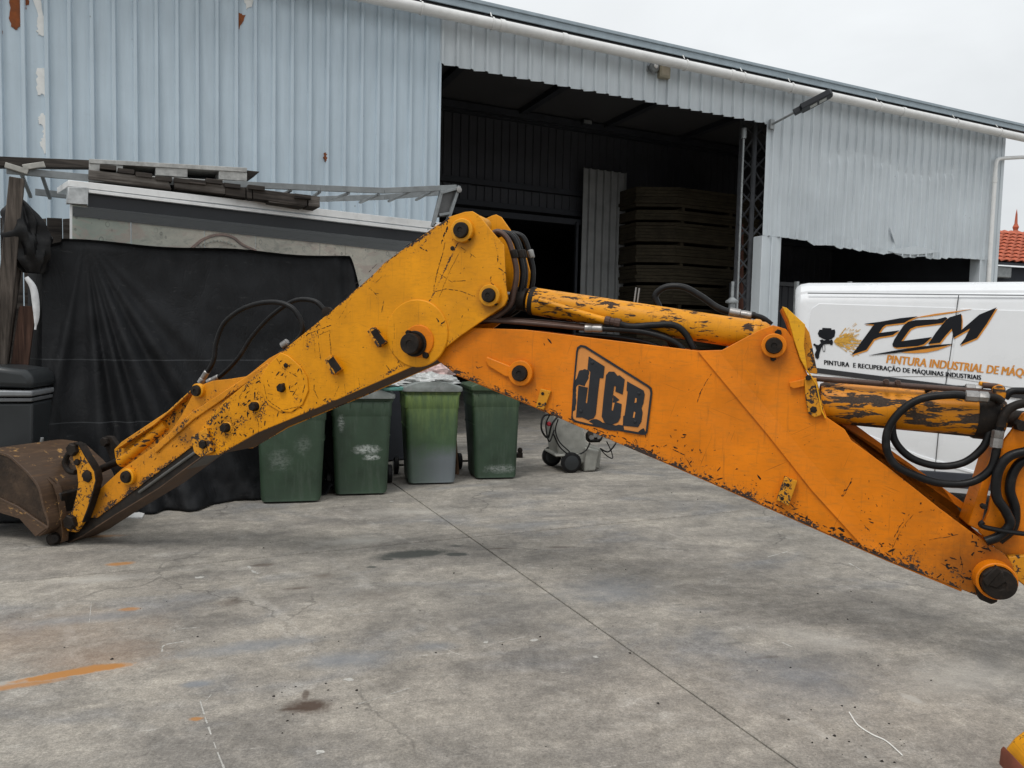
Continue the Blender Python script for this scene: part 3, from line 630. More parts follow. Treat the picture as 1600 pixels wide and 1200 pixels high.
# prop jack and steel tubes behind the van
jk = thing('prop_jack', 'grey screw prop standing near the lattice column', 'prop', WF.M)
p = WF.p(1145, 440, -1.2); q = WF.p(1145, 500, -1.2)
b = MB(); b.tube([(p.x, -1.2, p.z), (p.x, -1.2, q.z)], .028, 12); b.build('screw', M['grey_metal'], jk)
b = MB(); zc = WF.p(1145, 465, -1.2).z; b.lathe([(.035, 0), (.07, -.03), (.11, -.06), (.11, -.09), (.06, -.10), (.06, -.4), (.06, -zc+.02)], (p.x, -1.2, zc), (0, 0, 1), 16); b.build('collar', M['grey_metal'], jk)
b = MB(); b.box(p.x-.15, p.x+.15, -1.35, -1.05, 0, .02); b.build('base_plate', M['grey_metal'], jk)
tr = thing('steel_tube_rack', 'rack of grey steel tubes and posts behind the white van', 'rack', WF.M)
xa, xb = O20-.1, WE-1
for k, y in enumerate((452, 462, 476, 490, 500)):
    z = WF.xz(1225, y, -1.0)[1]
    b = MB(); b.tube([(xa+.1*k, -1.0-.08*(k % 2), z), (xb, -1.0-.08*(k % 2), z)], .035, 10); b.build('tube', M['grey_metal'], tr)
for x in (1245, 1328):
    p = WF.p(x, 440, -1.15); b = MB(); b.bar((p.x, -1.15, 0), (p.x, -1.15, p.z), .06, .06); b.build('post', M['grey_metal'], tr)

# ================================================================== red roofed house beyond the yard
HF = Frame(Vector((18, 24, 0)), R(14))
hs = thing('tiled_house', 'distant low house with an orange red clay tile roof behind the warehouse', 'house', HF.M)
e0 = HF.xz(1552, 411)[0]; ez = HF.xz(1575, 409)[1]; rz = HF.p(1575, 368, 2.2).z
b = MB(); b.box(e0-.5, e0+9, .25, 5, 0, ez-.12); b.build('wall', plain('dark_house_wall', (.03, .034, .045), .7, 0, .2, 2, 0), hs)
b = MB(); b.prism_between([(e0-.8, -.1, ez-.12), (e0+9, -.1, ez-.12), (e0+9, 2.4, rz-.08), (e0-.8, 2.4, rz-.08)], [(e0-.8, -.1, ez-.05), (e0+9, -.1, ez-.05), (e0+9, 2.4, rz-.01), (e0-.8, 2.4, rz-.01)]); b.build('roof_deck', M['dark'], hs)
b = MB(); tw, tl = .30, .42
def tfn(u, v):
    x = u*tw*1.12; return (x, v*tl, .05*math.sin(u*math.pi*1.0)*1.0+.035*(1-v)-.02*math.sin(u*2*math.pi))
b.grid(tfn, 6, 2); proto = None
slope = math.atan2(rz-ez, 2.3); n_row = 9; n_c = 30
for r_ in range(n_row):
    for c_ in range(n_c):
        if proto is None: o = proto = b.build('roof_tile', M['tile'], hs, solid=.015)
        else: o = proto.copy(); COL.objects.link(o); o.parent = hs
        y = -.1+r_*.28; o.location = (e0-.75+c_*tw+rr.uniform(-.008, .008), y*math.cos(slope)*1.0, ez+y*math.tan(slope)+.02); o.rotation_euler = (slope, 0, rr.uniform(-.02, .02))
b = MB(); b.tube([(e0-.8, 2.4, rz+.02), (e0+9, 2.4, rz+.02)], .12, 12); b.build('ridge', M['tile'], hs)
p = HF.p(1586, 372, 2.4); b = MB(); b.lathe([(.16, 0), (.12, .12), (.07, .2), (.10, .3), (.05, .42), (.03, .75), (.0, .95)], (p.x, 2.4, rz+.05), (0, 0, 1), 12); b.build('finial', M['tile'], hs)
p = HF.p(1565, 425, 0.1); b = MB(); b.box(p.x-.35, p.x+.35, .05, .25, p.z-.18, p.z+.18); b.build('wall_lamp', M['grey_metal'], hs, bevel=.03)
# ================================================================== COVERED PILE ON THE LEFT
TO = EYE + raydir(70, 370)*(6.48/raydir(70, 370).y); TO.z = 0
LF = Frame(TO, R(30))
def tarp():
    b = NB('black_tarpaulin'); o = b.obj()
    n = b.noise(b.map(o, (1, 1, .4)), 5, 6, .65, .5); n2 = b.noise(o, 38, 6, .75)
    col = b.mix(b.mr(n, .35, .7), (.005, .0055, .0065), (.0125, .0135, .0155))
    col = b.mix(b.mr(b.noise(b.map(o, (.5, 1, 2)), 11, 8, .75), .60, .70, 0, .4), col, (.07, .07, .07))
    # stitched seams across the cloth
    z = b.xyz(o)[2]
    for h in (1.33, .78): col = b.mix(b.m('MULTIPLY', b.mr(b.m('ABSOLUTE', b.m('SUBTRACT', z, h)), .006, .002), .5), col, (.075, .08, .085))
    rg = b.m('ABSOLUTE', b.m('SUBTRACT', b.noise(b.map(o, (1, 1, .45)), 3.2, 4, .6, 1.2), .5)); rg2 = b.m('ABSOLUTE', b.m('SUBTRACT', b.noise(o, 9, 3, .6, .8), .5))
    b.bump(b.m('ADD', b.m('MULTIPLY', n2, .25), b.m('ADD', b.m('MULTIPLY', b.mr(rg, 0, .05), .7), b.m('MULTIPLY', b.mr(rg2, 0, .05), .15))), .30, .008)
    return b.fin(col, .66, 0.0, .22)
M['tarp'] = tarp()
tp = thing('tarpaulin', 'large black tarpaulin draped over a pile beside the green bins', 'tarpaulin', LF.M)
XL, XR = LF.xz(42, 500)[0], LF.xz(562, 440)[0]
topL, topM, topR = LF.xz(70, 372), LF.xz(300, 386), LF.xz(545, 401)
def top_z(x):
    if x < topL[0]+.12: return topL[1]-.10*max(0, (topL[0]+.12-x))/.3-.02
    f = (x-topL[0])/(topR[0]-topL[0]); return topL[1]+(topR[1]-topL[1])*f+.012*math.sin(x*5)
W = XR-XL
def folds(x, z):
    u = (x-XL)/W; h = max(0, min(1, z/2.4)); d = 0
    # fans of folds spreading down from the upper left corner
    ax, az = topL[0]+.30, topL[1]+.05
    ang = math.atan2(x-ax, max(.02, az-z)); dist = math.hypot(x-ax, az-z)
    k = min(1, (dist/1.1)**1.2)
    for c, w, a in ((.07, .05, .09), (.20, .045, .15), (.33, .07, .19), (.52, .07, .13), (.74, .08, .06), (-.16, .05, .08)):
        d += 1.05*a*k*math.exp(-((ang-c)/w)**2)*(.6+.6*(1-h))
    # gentle vertical folds elsewhere
    s = min(1, max(0, (u-.42)/.2)); d += s*(1-h*.8)*.05*mnoise.noise(Vector((x*2.6+z*.6, z*.5, 1)))
    d += .030*mnoise.noise(Vector((x*1.6, z*1.5, 4)))+.010*mnoise.noise(Vector((x*6, z*5, 2)))
    lo = max(0, 1-z/.35); d += lo*(.05*mnoise.noise(Vector((x*6, z*8, 6)))+.02*mnoise.noise(Vector((x*15, z*12, 8))))
    # tight folds near the right corner
    r = max(0, (u-.84)/.16); d += r*.045*math.sin((x-XR)*34+z*1.5)*(1-.5*h)
    return d
def tfn(u, v):
    # v 0 ground hem, .88 top front edge, 1 back of the top
    x = XL+W*u; zt = top_z(x)
    ztr = zt
    if u > .965: ztr = zt-((u-.965)/.035)**1.5*.30
    if v < .88:
        f = v/.88; z = .01+(ztr-.01)*f; y = -(.30 if u < .45 else max(.03, .30-(u-.45)*.9))*(1-f)**1.6-folds(x, z)+.03*(1-math.cos(f*3))
        # slump at the foot, trailing to the right
        y -= .10*math.exp(-f*9)
        if f > .97: y += .02*(f-.97)/.03
        if u < .04: y += (.04-u)/.04*.25
        xx = x + (.18*(1-f)**1.3*(u-.5) if u > .5 else .10*(1-f)*(u-.5)*.5)
        return (xx, y, z)
    f = (v-.88)/.12
    return (x, .02+f*.75, ztr+.015*math.sin(f*3.1)-.02*f)
b = MB(); b.grid(tfn, 300, 110)
# right flank
def rfn(u, v):
    zt = top_z(XR)-.30; z = .01+zt*v; p = tfn(1, .88*v)
    return (p[0]+.10*u*(1-v)+.02*u, p[1]+u*(.75-p[1]), p[2])
b.grid(rfn, 8, 30)
def lfn(u, v):
    p = tfn(0, .88*v); return (p[0]-.02*u, p[1]+u*(.75-p[1]), p[2])
b.grid(lfn, 8, 30)
o = b.build('cloth', M['tarp'], tp, solid=.006, angle=60)
# the spare end lies crumpled on the ground
g1 = [LF.g(*p) for p in ((165, 806), (215, 806), (290, 786), (330, 776), (385, 771), (395, 740), (300, 730), (200, 760))]
def gfn(u, v):
    pf = [(150, 810), (195, 806), (240, 798), (290, 787), (330, 777), (368, 772), (400, 768)]
    k = u*6; i = min(5, int(k)); a = LF.g(*pf[i]); c = LF.g(*pf[i+1]); p = a.lerp(c, k-i)
    y1 = -.15; y = p.y+(y1-p.y)*v
    h = (.004+abs(mnoise.noise(Vector((p.x*5, y*8, 3))))*.11*min(1, v*4)+.05*v*abs(math.sin(p.x*7+y*5)))
    return (p.x+.03*math.sin(v*9+u*5), y, h)
b = MB(); b.grid(gfn, 70, 34); b.build('trailing_hem', M['tarp'], tp, solid=.005, angle=60)
# hem between the bins
b = MB()
def gf2(u, v):
    a = LF.g(490, 776); c = LF.g(536, 772); p = a.lerp(c, u); return (p.x, p.y+.5*v, .005+.10*math.exp(-((u-.65)/.16)**2)*(1-v*.3)+.02*v)
b.grid(gf2, 20, 8); b.build('trailing_hem', M['tarp'], tp, solid=.005, angle=60)
b = MB(); L = [LF.g(*p, .003) for p in ((180, 809), (222, 810), (226, 803), (205, 799), (182, 803))]; b.prism_between([(p.x, p.y, .001) for p in L], [(p.x, p.y, .012) for p in L])
o = b.build('plastic_sheet', M['white_pvc']); o.matrix_world = LF.M; o['label'] = 'white plastic scrap showing under the hem of the black tarpaulin'; o['category'] = 'plastic scrap'
b = MB(); L = [LF.g(*p, .003) for p in ((352, 775), (378, 769), (400, 771), (396, 774), (372, 774))]; b.prism_between([(p.x, p.y, .001) for p in L], [(p.x, p.y, .010) for p in L])
o = b.build('plastic_sheet', M['white_pvc']); o.matrix_world = LF.M; o['label'] = 'thin white plastic strip on the ground beside the leftmost green bin'; o['category'] = 'plastic scrap'

# glass case behind the tarpaulin
dcase = thing('glass_case', 'long glass display case with white top rail standing behind the black tarpaulin', 'display case', LF.M)
YC = .45; CF = LF
A0, A1 = LF.p(107, 283, YC), LF.p(700, 352, YC+.9)
ex = (A1-A0); ex.z = 0; yawc = math.atan2(ex.y, ex.x)
CFr = Frame(LF.M @ Vector((A0.x, A0.y, 0)), R(30)+yawc)
dcase.matrix_world = CFr.M
c = CFr
def cprism(pts, y0, y1, name, mat, bev=0, lab=None): b = MB(); b.prism(c.poly(pts, y0), y0, y1); return b.build(name, mat, dcase, bevel=bev, label=lab)
wr = plain('white_aluminium', (.80, .80, .79), .35, .2, .07, 4, 0, dirt=(.35, .34, .32))
cprism([(107, 281), (700, 349), (700, 360), (107, 291)], -.02, .5, 'top_rail', wr, .004)
cprism([(138, 296), (700, 361.5), (700, 367), (138, 301)], -.035, .0, 'lower_rail', wr, .003)
cprism([(107, 291.5), (138, 293), (138, 320), (105, 318)], -.05, .02, 'end_cap', plain('crumpled_silver', (.45, .46, .46), .35, .5, .4, 9, .6, 14), .006)
cprism([(138, 302), (700, 368), (700, 392), (138, 325)], .015, .03, 'dark_panel', plain('dark_case_panel', (.020, .022, .026), .4, 0, .2, 5, 0))
cprism([(114, 322), (700, 384), (700, 401), (114, 337)], .02, .045, 'inner_shelf', plain('dark_case_inside', (.035, .037, .04), .6, 0, .2, 5, 0))
cprism([(110, 320), (113, 320), (113, 420), (110, 420)], -.01, .02, 'glass_edge', M['white_pvc'])
def mottled():  # reflections and drops on the glass, put into a board's colour
    b = NB('painted_glass_reflection'); o = b.obj(); x = b.xyz(o)[0]
    n = b.noise(b.map(o, (.7, 1, 1.4)), 3.2, 6, .62, .6); n2 = b.noise(o, 24, 5, .7)
    col = b.mix(b.mr(n, .36, .64), (.64, .58, .49), (.90, .79, .67))
    col = b.mix(b.mr(x, .1, 1.3, .75, 0), col, (.30, .40, .34))
    col = b.mix(b.mr(n2, .45, .72, 0, .25), col, (.42, .38, .32))
    col = b.mix(b.mr(b.noise(b.map(o, (1, 1, 2), loc=(4, 0, 1)), 2.6, 6, .65, 1.0), .50, .60, 0, .55), col, (.60, .42, .36))
    col = b.mix(b.mr(b.noise(b.map(o, (1, 1, 2), loc=(9, 0, 1)), 4.6, 7, .7, 1.0), .54, .64, 0, .5), col, (.30, .29, .24))
    v = b.voro(b.map(o, (1, 0, .7)), 17, 'F1', .8); ring = b.m('MULTIPLY', b.mr(b.m('ABSOLUTE', b.m('SUBTRACT', v, .30)), .07, .02), b.mr(b.noise(o, 1.3, 2), .48, .58))
    col = b.mix(b.m('MULTIPLY', ring, .6), col, (.09, .08, .065))
    b.bump(b.m('ADD', n2, b.m('MULTIPLY', ring, -1)), .4, .006)
    return b.fin(col, .6, 0.0, .4)
bb = mottled()
xs_ = [110, 205, 320, 400, 500, 540, 620, 690]
for a_, e_ in zip(xs_, xs_[1:]):
    b = MB(); x0 = c.xz(a_, 350, .05)[0]; x1 = c.xz(e_, 350, .05)[0]; b.box(x0+.004, x1-.004, .05, .07, 1.6, c.xz(e_, 352+(e_-400)*.11, .12)[1]); b.build('reflection_board', bb, dcase, bevel=.003)  # boards added behind the pane to carry its painted reflections
# curved carved rail seen through the glass
b = MB(); b.tube([c.p(x, y, .04) for x, y in ((300, 388), (318, 374), (340, 367), (362, 370), (380, 383), (400, 392))], .016, 10, smooth=5); b.build('carved_rail', plain('pinkish_wood', (.33, .20, .16), .6, 0, .2, 20, .2), dcase)
b = MB()
for k in range(11):
    p = c.p(313+k*5.4, 385-8.5*math.sin((k+.5)/11*3.14), .04); b.lathe([(0.002, .0), (.012, .004), (.014, .012), (.008, .02)], p, (0, -1, 0), 8)
b.build('bead_row', plain('ivory', (.6, .57, .50), .5, 0, .1, 9, 0), dcase)
def glassmat():
    b = NB('greenish_glass'); o = b.obj(); n = b.noise(o, 30, 6, .7)
    g = b.t.nodes.new('ShaderNodeBsdfTransparent'); g.inputs[0].default_value = (.985, .995, .99, 1); gl = b.t.nodes.new('ShaderNodeBsdfGlossy'); gl.inputs['Roughness'].default_value = .03
    ms = b.t.nodes.new('ShaderNodeMixShader'); fr = b.t.nodes.new('ShaderNodeFresnel'); b.t.links.new(b.m('MULTIPLY', fr.outputs[0], .7), ms.inputs[0]); b.t.links.new(g.outputs[0], ms.inputs[1]); b.t.links.new(gl.outputs[0], ms.inputs[2]); b.t.links.new(ms.outputs[0], b.out.inputs[0])
    b.t.nodes.remove(b.bs); return b.mat
M['glass'] = glassmat()
b = MB(); q_ = c.poly([(112, 320), (692, 383)], 0); b.prism([q_[0], q_[1], (q_[1][0], 1.6), (q_[0][0], 1.6)], 0, .008); b.build('glass_pane', M['glass'], dcase)
b = MB(); b.box(c.xz(112, 350)[0], c.xz(690, 400)[0], .0, .5, .02, 1.6); b.build('base_cabinet', M['dark'], dcase)

# timber, pallets and the ladder on top
def lp(x, y, yy): return LF.p(x, y, yy)
def edgebox(name, P, depth, mat, parent, yy, bev=.004, lab=None):
    b = MB(); b.prism(LF.poly(P, yy), yy, yy+depth); return b.build(name, mat, parent, bevel=bev, label=lab)
bm_ = thing('dark_beam', 'long dark beam lying behind the pallets at the left edge', 'beam', LF.M)
edgebox('beam', [(-30, 243), (140, 250), (140, 262), (-30, 260)], .12, M['wood_dark'], bm_, 1.15)
pl = thing('grey_pallet', 'pale grey pallet lying topmost on the pile above the glass case', 'pallet', LF.M)
yy = .75
pg = plain('pale_pallet_wood', (.40, .40, .385), .85, 0, .3, 14, .4, 60, dirt=(.14, .14, .13))
for P in ([(139, 248), (386, 262), (386, 269), (139, 255)], ):
    edgebox('top_board', P, .9, pg, pl, yy)
for P in ([(139, 255.5), (192, 258.5), (192, 272), (139, 268)], [(243, 261), (293, 264), (293, 277), (243, 273.5)], [(342, 266.5), (386, 269.5), (386, 283), (342, 280)]): edgebox('block', P, .9, pg, pl, yy+.01)
edgebox('bottom_board', [(139, 269), (386, 284), (386, 290), (139, 274)], .9, pg, pl, yy+.003)
edgebox('side_board', [(386, 266), (406, 268), (388, 281), (386, 281)], .3, M['wood_dark'], pl, yy+.03)
for P in ([(192, 259), (243, 262), (243, 272), (192, 270)], [(293, 264.5), (342, 267), (342, 279), (293, 275)]): edgebox('hole_shade', P, .05, M['seam'], pl, yy+.35)  # dark sheets standing in for the shade inside the pallet's holes
po = thing('old_pallet', 'dark broken wooden pallet under the pale one on the glass case', 'pallet', LF.M)
yy = .62
for P, mt in (([(138, 265), (262, 279), (268, 296), (138, 279)], 'wood_grey'), ([(272, 277), (352, 286), (352, 303), (272, 294)], 'wood_grey'), ([(352, 290), (384, 293), (384, 309), (352, 304)], 'wood_dark'),
              ([(386, 291), (394, 292), (394, 311), (386, 309)], 'wood_dark'), ([(395, 294), (480, 305), (480, 322), (395, 310)], 'wood_dark'), ([(482, 305), (500, 307), (500, 324), (482, 322)], 'wood_grey'), ([(420, 308), (478, 315), (476, 323), (420, 316)], 'wood_grey')):
    edgebox('board_end', P, .5, M[mt], po, yy+rr.uniform(0, .03), .006)
for xa_, ya_ in ((156, 256), (184, 262), (212, 268), (272, 277), (296, 279), (322, 278), (350, 285), (388, 288), (460, 302), (243, 274)):
    edgebox('stub', [(xa_, ya_), (xa_+26, ya_+3), (xa_+26, ya_+10), (xa_, ya_+7)], .3, M['wood_dark'], po, yy-.02+rr.uniform(0, .02), .004)
ld = thing('ladder', 'long grey metal folding ladder lying across the top of the pile', 'ladder', LF.M)
ya, yb = .70, 1.25
def rail(P, yy, h=.065): b = MB(); L = [LF.p(x, y, yy) for x, y in P]; [b.bar(p, q, .03, h) for p, q in zip(L, L[1:])]; b.build('rail', M['grey_alu'], ld, bevel=.003)
rail([(10, 266), (140, 278), (350, 288)], ya); rail([(350, 287), (500, 294), (600, 298), (713, 293)], ya)
rail([(55, 300), (110, 306)], yb); rail([(500, 311), (600, 308), (690, 301)], yb)
for xa_, xb_ in ((34, 48), (66, 78), (350, 395), (430, 455), (482, 500), (512, 545), (562, 592), (607, 640), (650, 678)):
    def yl(x): return 268+(x-10)*.075 if x < 350 else (290+(x-350)*.05 if x < 600 else 299-(x-600)*.05)
    p = LF.p(xb_ if xa_ > 300 else xa_, yl(xb_)+2, ya); q = LF.p(xa_ if xa_ > 300 else xb_, yl(xa_)+(16 if xa_ > 300 else 38), yb)
    b = MB(); b.bar(p, q, .03, .025); b.build('rung', M['grey_alu'], ld, bevel=.003)
for P in (((8, 258), (44, 269)), ((36, 262), (70, 257))):
    b = MB(); b.bar(LF.p(*P[0], ya-.04), LF.p(*P[1], ya-.04), .05, .05); b.build('foot', plain('worn_alloy', (.38, .37, .34), .5, .4, .3, 12, .2), ld, bevel=.004)
for P in (((717, 291), (700, 345)), ((690, 297), (678, 350))):
    b = MB(); b.bar(LF.p(*P[0], ya), LF.p(P[1][0]-2, P[1][1]+4, ya), .035, .06, (0, 1, 0)); b.build('folded_rail', M['grey_alu'], ld, bevel=.003)
edgebox('tray', [(692, 300), (713, 297), (700, 338), (682, 340)], .02, plain('dark_alloy', (.11, .11, .11), .5, .3, .2, 9, .1), ld, ya+.02)
for P in (((686, 336), (703, 333)), ((688, 302), (716, 294))): b = MB(); b.bar(LF.p(*P[0], ya-.02), LF.p(*P[1], ya-.02), .03, .03); b.build('folded_rung', M['grey_alu'], ld, bevel=.003)
b = MB(); b.lathe([(.02, 0), (.035, .005), (.035, .03), (.02, .035)], LF.p(716, 297, ya-.02), (0, -1, 0), 14); b.build('hinge', M['steel'], ld)

def post(lab, P, yy, mat, w=.1, name='timber_post'):
    b = MB(); L = LF.poly(P, yy); L[2] = (L[2][0]+(L[2][0]-L[1][0])*.0, L[2][1]); 
    # carry the lower end down to the ground
    (x0, z0), (x1, z1), (x2, z2), (x3, z3) = L
    k1 = (x2-x1)/(z2-z1); k0 = (x3-x0)/(z3-z0)
    b.prism([(x0, z0), (x1, z1), (x1-k1*z1, .0), (x0-k0*z0, .0)], yy, yy+w)
    o = b.build(name, mat, None, bevel=.008); o.matrix_world = LF.M; o['label'] = lab; o['category'] = 'post'; return o
post('weathered grey timber post leaning at the far left of the pile', [(14, 275), (38, 279), (12, 560), (-14, 560)], -.12, M['wood_post'])
post('reddish brown timber post standing between the leaning post and the tarpaulin', [(30, 478), (56, 478), (45, 566), (17, 566)], -.02, M['wood_red'])
post('narrow grey timber post behind the leaning post at the left', [(26, 380), (38, 380), (14, 562), (4, 562)], .05, M['wood_post'])
bgp = thing('plank_screen', 'short screen of dark grey planks behind the pile at the left', 'planks', LF.M)
for P in ([(-40, 322), (33, 330), (33, 400), (-40, 400)], ): pass
for k, (a, e) in enumerate(((36, 62), (62.5, 72), (73, 97), (98, 111), (0, 34), (-60, -2))):
    b = MB(); L = LF.poly([(a, 340+k % 2*2), (e, 341), (e, 372), (a, 372)], .9); b.prism([L[0], L[1], (L[1][0], 0.01), (L[0][0], 0.01)], .9, .93); b.build('plank', M['wood_grey'] if k % 2 else M['wood_dark'], bgp, bevel=.004)
# crumpled black bag
b = MB(); r2 = random.Random(4)
def bag(u, v):
    a = u*2*math.pi; z = v; w = .16*math.sin(math.pi*min(1, v*.9+.08))**.6*(1+.35*math.sin(a*5+v*6)*.3+.5*mnoise.noise(Vector((math.cos(a)*2.5, math.sin(a)*2.5, v*5))))
    return (math.cos(a)*w+.12*(.5-v)*.8, math.sin(a)*w*.7, z*.62)
b.grid(bag, 48, 26); o = b.build('plastic_bag', M['rubber'], None, angle=28); p = LF.p(46, 415, -.05); o.matrix_world = LF.M @ Matrix.Translation((p.x-.02, -.02, p.z-.06)); o['label'] = 'crumpled black plastic bag hanging between post and tarpaulin'; o['category'] = 'bag'
b = MB(); b.tube([LF.p(x, y, -.16) for x, y in ((41, 433), (52, 450), (56, 475), (57, 497), (55, 515))], lambda t: .008+.02*math.sin(math.pi*min(1, t+.1))**.7, 12, smooth=6)
o = b.build('foam_roll', plain('white_foam', (.62, .63, .64), .7, 0, .15, 18, .5, 22), None); o.matrix_world = LF.M; o['label'] = 'white padded plastic wrap sticking out left of the black tarpaulin'; o['category'] = 'wrap'
# dark grey panelled bumper at the left edge
cbo = EYE+raydir(52, 600)*(5.95/raydir(52, 600).y); cbo.z = 0; cb = Frame(cbo, R(12)); vb = thing('dark_tank', 'dark grey plastic tank with a pale moulded band at the left edge', 'tank', cb.M)
dg = plain('dark_grey_plastic', (.026, .029, .031), .35, 0, .15, 3, .05)
def cpr(P, y0, y1, nm, mt, bv=.012): b = MB(); b.prism(cb.poly(P, y0), y0, y1); b.build(nm, mt, vb, bevel=bv, bseg=3)
cpr([(-140, 568), (0, 573), (38, 578), (50, 588), (51, 608), (0, 606), (-140, 604)], 0, .5, 'upper_panel', dg, .045)
cpr([(-140, 607), (50, 611), (50, 620), (-140, 620)], -.02, .5, 'band', plain('pale_band', (.20, .21, .22), .3, .2, .15, 6, 0), .015)
cpr([(-140, 622), (50, 622), (50, 628), (-140, 629)], -.005, .5, 'lower_band', plain('pale_band_low', (.12, .125, .13), .35, .2, .15, 6, 0), .008)
L = cb.poly([(-140, 631), (50, 630)], 0); b = MB(); b.prism([L[0], L[1], (L[1][0]-.02, .01), (L[0][0], .01)], 0.01, .5); b.build('lower_panel', dg, vb, bevel=.02, bseg=3)

# ================================================================== GREEN WHEELED BINS
def binmat(name, base, algae=0, grey=0, scuff=()):
    b = NB(name); o = b.obj(); z = b.xyz(o)[2]
    n = b.noise(o, 6, 6, .65); st = b.noise(b.map(o, (2.5, 2.5, .35)), 6, 7, .7)
    col = b.vm('SCALE', base, sc=b.mr(n, .3, .7, .75, 1.25))
    col = b.mix(b.mr(st, .52, .8, 0, .28), col, (.15, .17, .15))
    if algae:
        f = b.m('MULTIPLY', b.mr(z, .45, .95), b.mr(st, .35, .6)); col = b.mix(b.m('MULTIPLY', f, algae), col, (.13, .19, .045))
    if grey:
        f = b.m('MULTIPLY', b.mr(b.m('ADD', z, b.m('MULTIPLY', n, .25)), .58, .40), b.mr(b.xyz(o)[0], -.2, .1, .4, 1)); col = b.mix(b.m('MULTIPLY', f, .8), col, (.15, .165, .19))
    for (cx, cz, rx, rz, st_) in scuff:
        v = b.map(b.vm('MULTIPLY', o, (1, 0, 1)), (rx, 1, rz), (0, 0, 0), (cx, 0, cz), 'TEXTURE'); d = b.vm('LENGTH', b.vm('ADD', v, b.vm('SCALE', b.vm('SUBTRACT', b.noise(o, 14, 6, .75, 0, True), (.5, .5, .5)), sc=1.6)), out=1)
        m = b.m('MULTIPLY', b.mr(d, 1.0, .3), b.mr(b.noise(b.map(o, (1, 1, 2)), 30, 6, .75), .38, .56)); col = b.mix(b.m('MULTIPLY', m, st_), col, (.42, .45, .43))
    b.bump(b.noise(o, 60, 4), .12, .003)
    return b.fin(col, b.mr(n, .3, .7, .42, .62), 0.0, .4)
GRN = (.026, .050, .029)
def make_bin(loc, yaw, label, mat, w=.56, d=.66, h=1.0, lidmat=None, lean=0):
    t = thing('wheeled_bin', label, 'bin', Matrix.Translation(loc) @ Matrix.Rotation(yaw, 4, 'Z'), 'green wheeled bins in a row by the warehouse')
    def rr_(w_, d_, z, rad, n=5, yo=0):
        P = []
        for sx, sy, a0 in ((1, -1, -90), (1, 1, 0), (-1, 1, 90), (-1, -1, 180)):
            for k in range(n+1):
                a = R(a0+90*k/n); P.append((sx*(w_/2-rad)+math.cos(a)*rad, yo+d_/2+sy*(d_/2-rad)+math.sin(a)*rad, z))
        return P
    secs = [(.80, .70, .02, .055), (.84, .74, 0.05, .06), (.855, .76, .20, .06), (.94, .92, h*.80, .045), (.945, .925, h*.805, .045), (.965, .925, h*.81, .045), (.97, .95, h*.93, .04), (1.0, 1.0, h*.955, .04), (1.03, 1.03, h*.96, .04), (1.03, 1.03, h*.985, .04)]
    b = MB(); L = [rr_(w*a, d*c_, z, r_, yo=-d*(1-c_)*.42) for a, c_, z, r_ in secs]; n = len(L[0])
    for q in L: b.v += [tuple(p) for p in q]
    for i in range(len(L)-1):
        for k in range(n): b.f.append((i*n+k, i*n+(k+1) % n, (i+1)*n+(k+1) % n, (i+1)*n+k)); b.mi.append(0)
    b.f.append(tuple(range(n-1, -1, -1))); b.mi.append(0); b.f.append(tuple((len(L)-1)*n+k for k in range(n))); b.mi.append(0)
    b.build('body', mat, t, angle=25)
    b = MB(); q0 = rr_(w*.925, d*.89, h*.60, .05, yo=-d*.11*.42); q1 = rr_(w*.927, d*.892, h*.615, .05, yo=-d*.11*.42); q2 = [(x*1.012, y-.003, h*.607) for x, y, z in q0]
    b.prism_between(q0, q2); b.prism_between(q2, q1); b.build('moulded_ring', mat, t)
    lm = lidmat or mat
    b = MB(); L = [rr_(w*a, d*c_, z, .05, yo=-.03) for a, c_, z in ((1.06, 1.07, h*.99), (1.08, 1.09, h*1.0), (1.08, 1.09, h*1.03), (1.02, 1.03, h*1.045), (.6, .6, h*1.085), (.1, .1, h*1.10))]
    base = len(b.v)
    for q in L: b.v += [tuple(p) for p in q]
    for i in range(len(L)-1):
        for k in range(n): b.f.append((i*n+k, i*n+(k+1) % n, (i+1)*n+(k+1) % n, (i+1)*n+k)); b.mi.append(0)
    b.f.append(tuple(range(n-1, -1, -1))); b.mi.append(0); b.f.append(tuple((len(L)-1)*n+k for k in range(n))); b.mi.append(0)
    b.build('lid', lm, t, angle=30)
    for k in range(5):
        x = -w*.36+k*w*.18; b = MB(); b.box(x-.006, x+.006, -.015+.0, .03, h*.88, h*.955); b.build('rim_rib', mat, t, bevel=.003)
    b = MB(); b.tube([(-w*.42, d*1.03, h*.99), (-w*.42, d*1.12, h*1.02), (w*.42, d*1.12, h*1.02), (w*.42, d*1.03, h*.99)], .016, 10); b.build('handle', mat, t)
    b = MB(); b.tube([(-w*.5, d*.93, .10), (w*.5, d*.93, .10)], .012, 10); b.build('axle', M['steel_dark'], t)
    for s in (-1, 1):
        b = MB(); b.lathe([(.03, -.028), (.085, -.028), (.10, -.018), (.10, .018), (.085, .028), (.03, .028)], (s*w*.53, d*.93, .10), (1, 0, 0), 24); wh_ = b.build('wheel', M['rubber'], t)
        b = MB(); b.lathe([(.0, .031), (.05, .033), (.055, .0), (.05, -.033), (0, -.031)], (s*w*.53, d*.93, .10), (1, 0, 0), 18, cap=False); b.build('hub', M['grey_alu'], wh_)
    return t
def place_bin(pxl, pxr, yaw, *a, **k):
    p = ground(*pxl); q = ground(*pxr); m = (p+q)/2; wd = k.get('w', .56)
    return make_bin(Vector((m.x, m.y, 0)), yaw, *a, **k)
lidg = plain('grey_bin_lid', (.20, .22, .21), .5, 0, .25, 7, .1, dirt=(.35, .36, .35), dirtamt=.6)
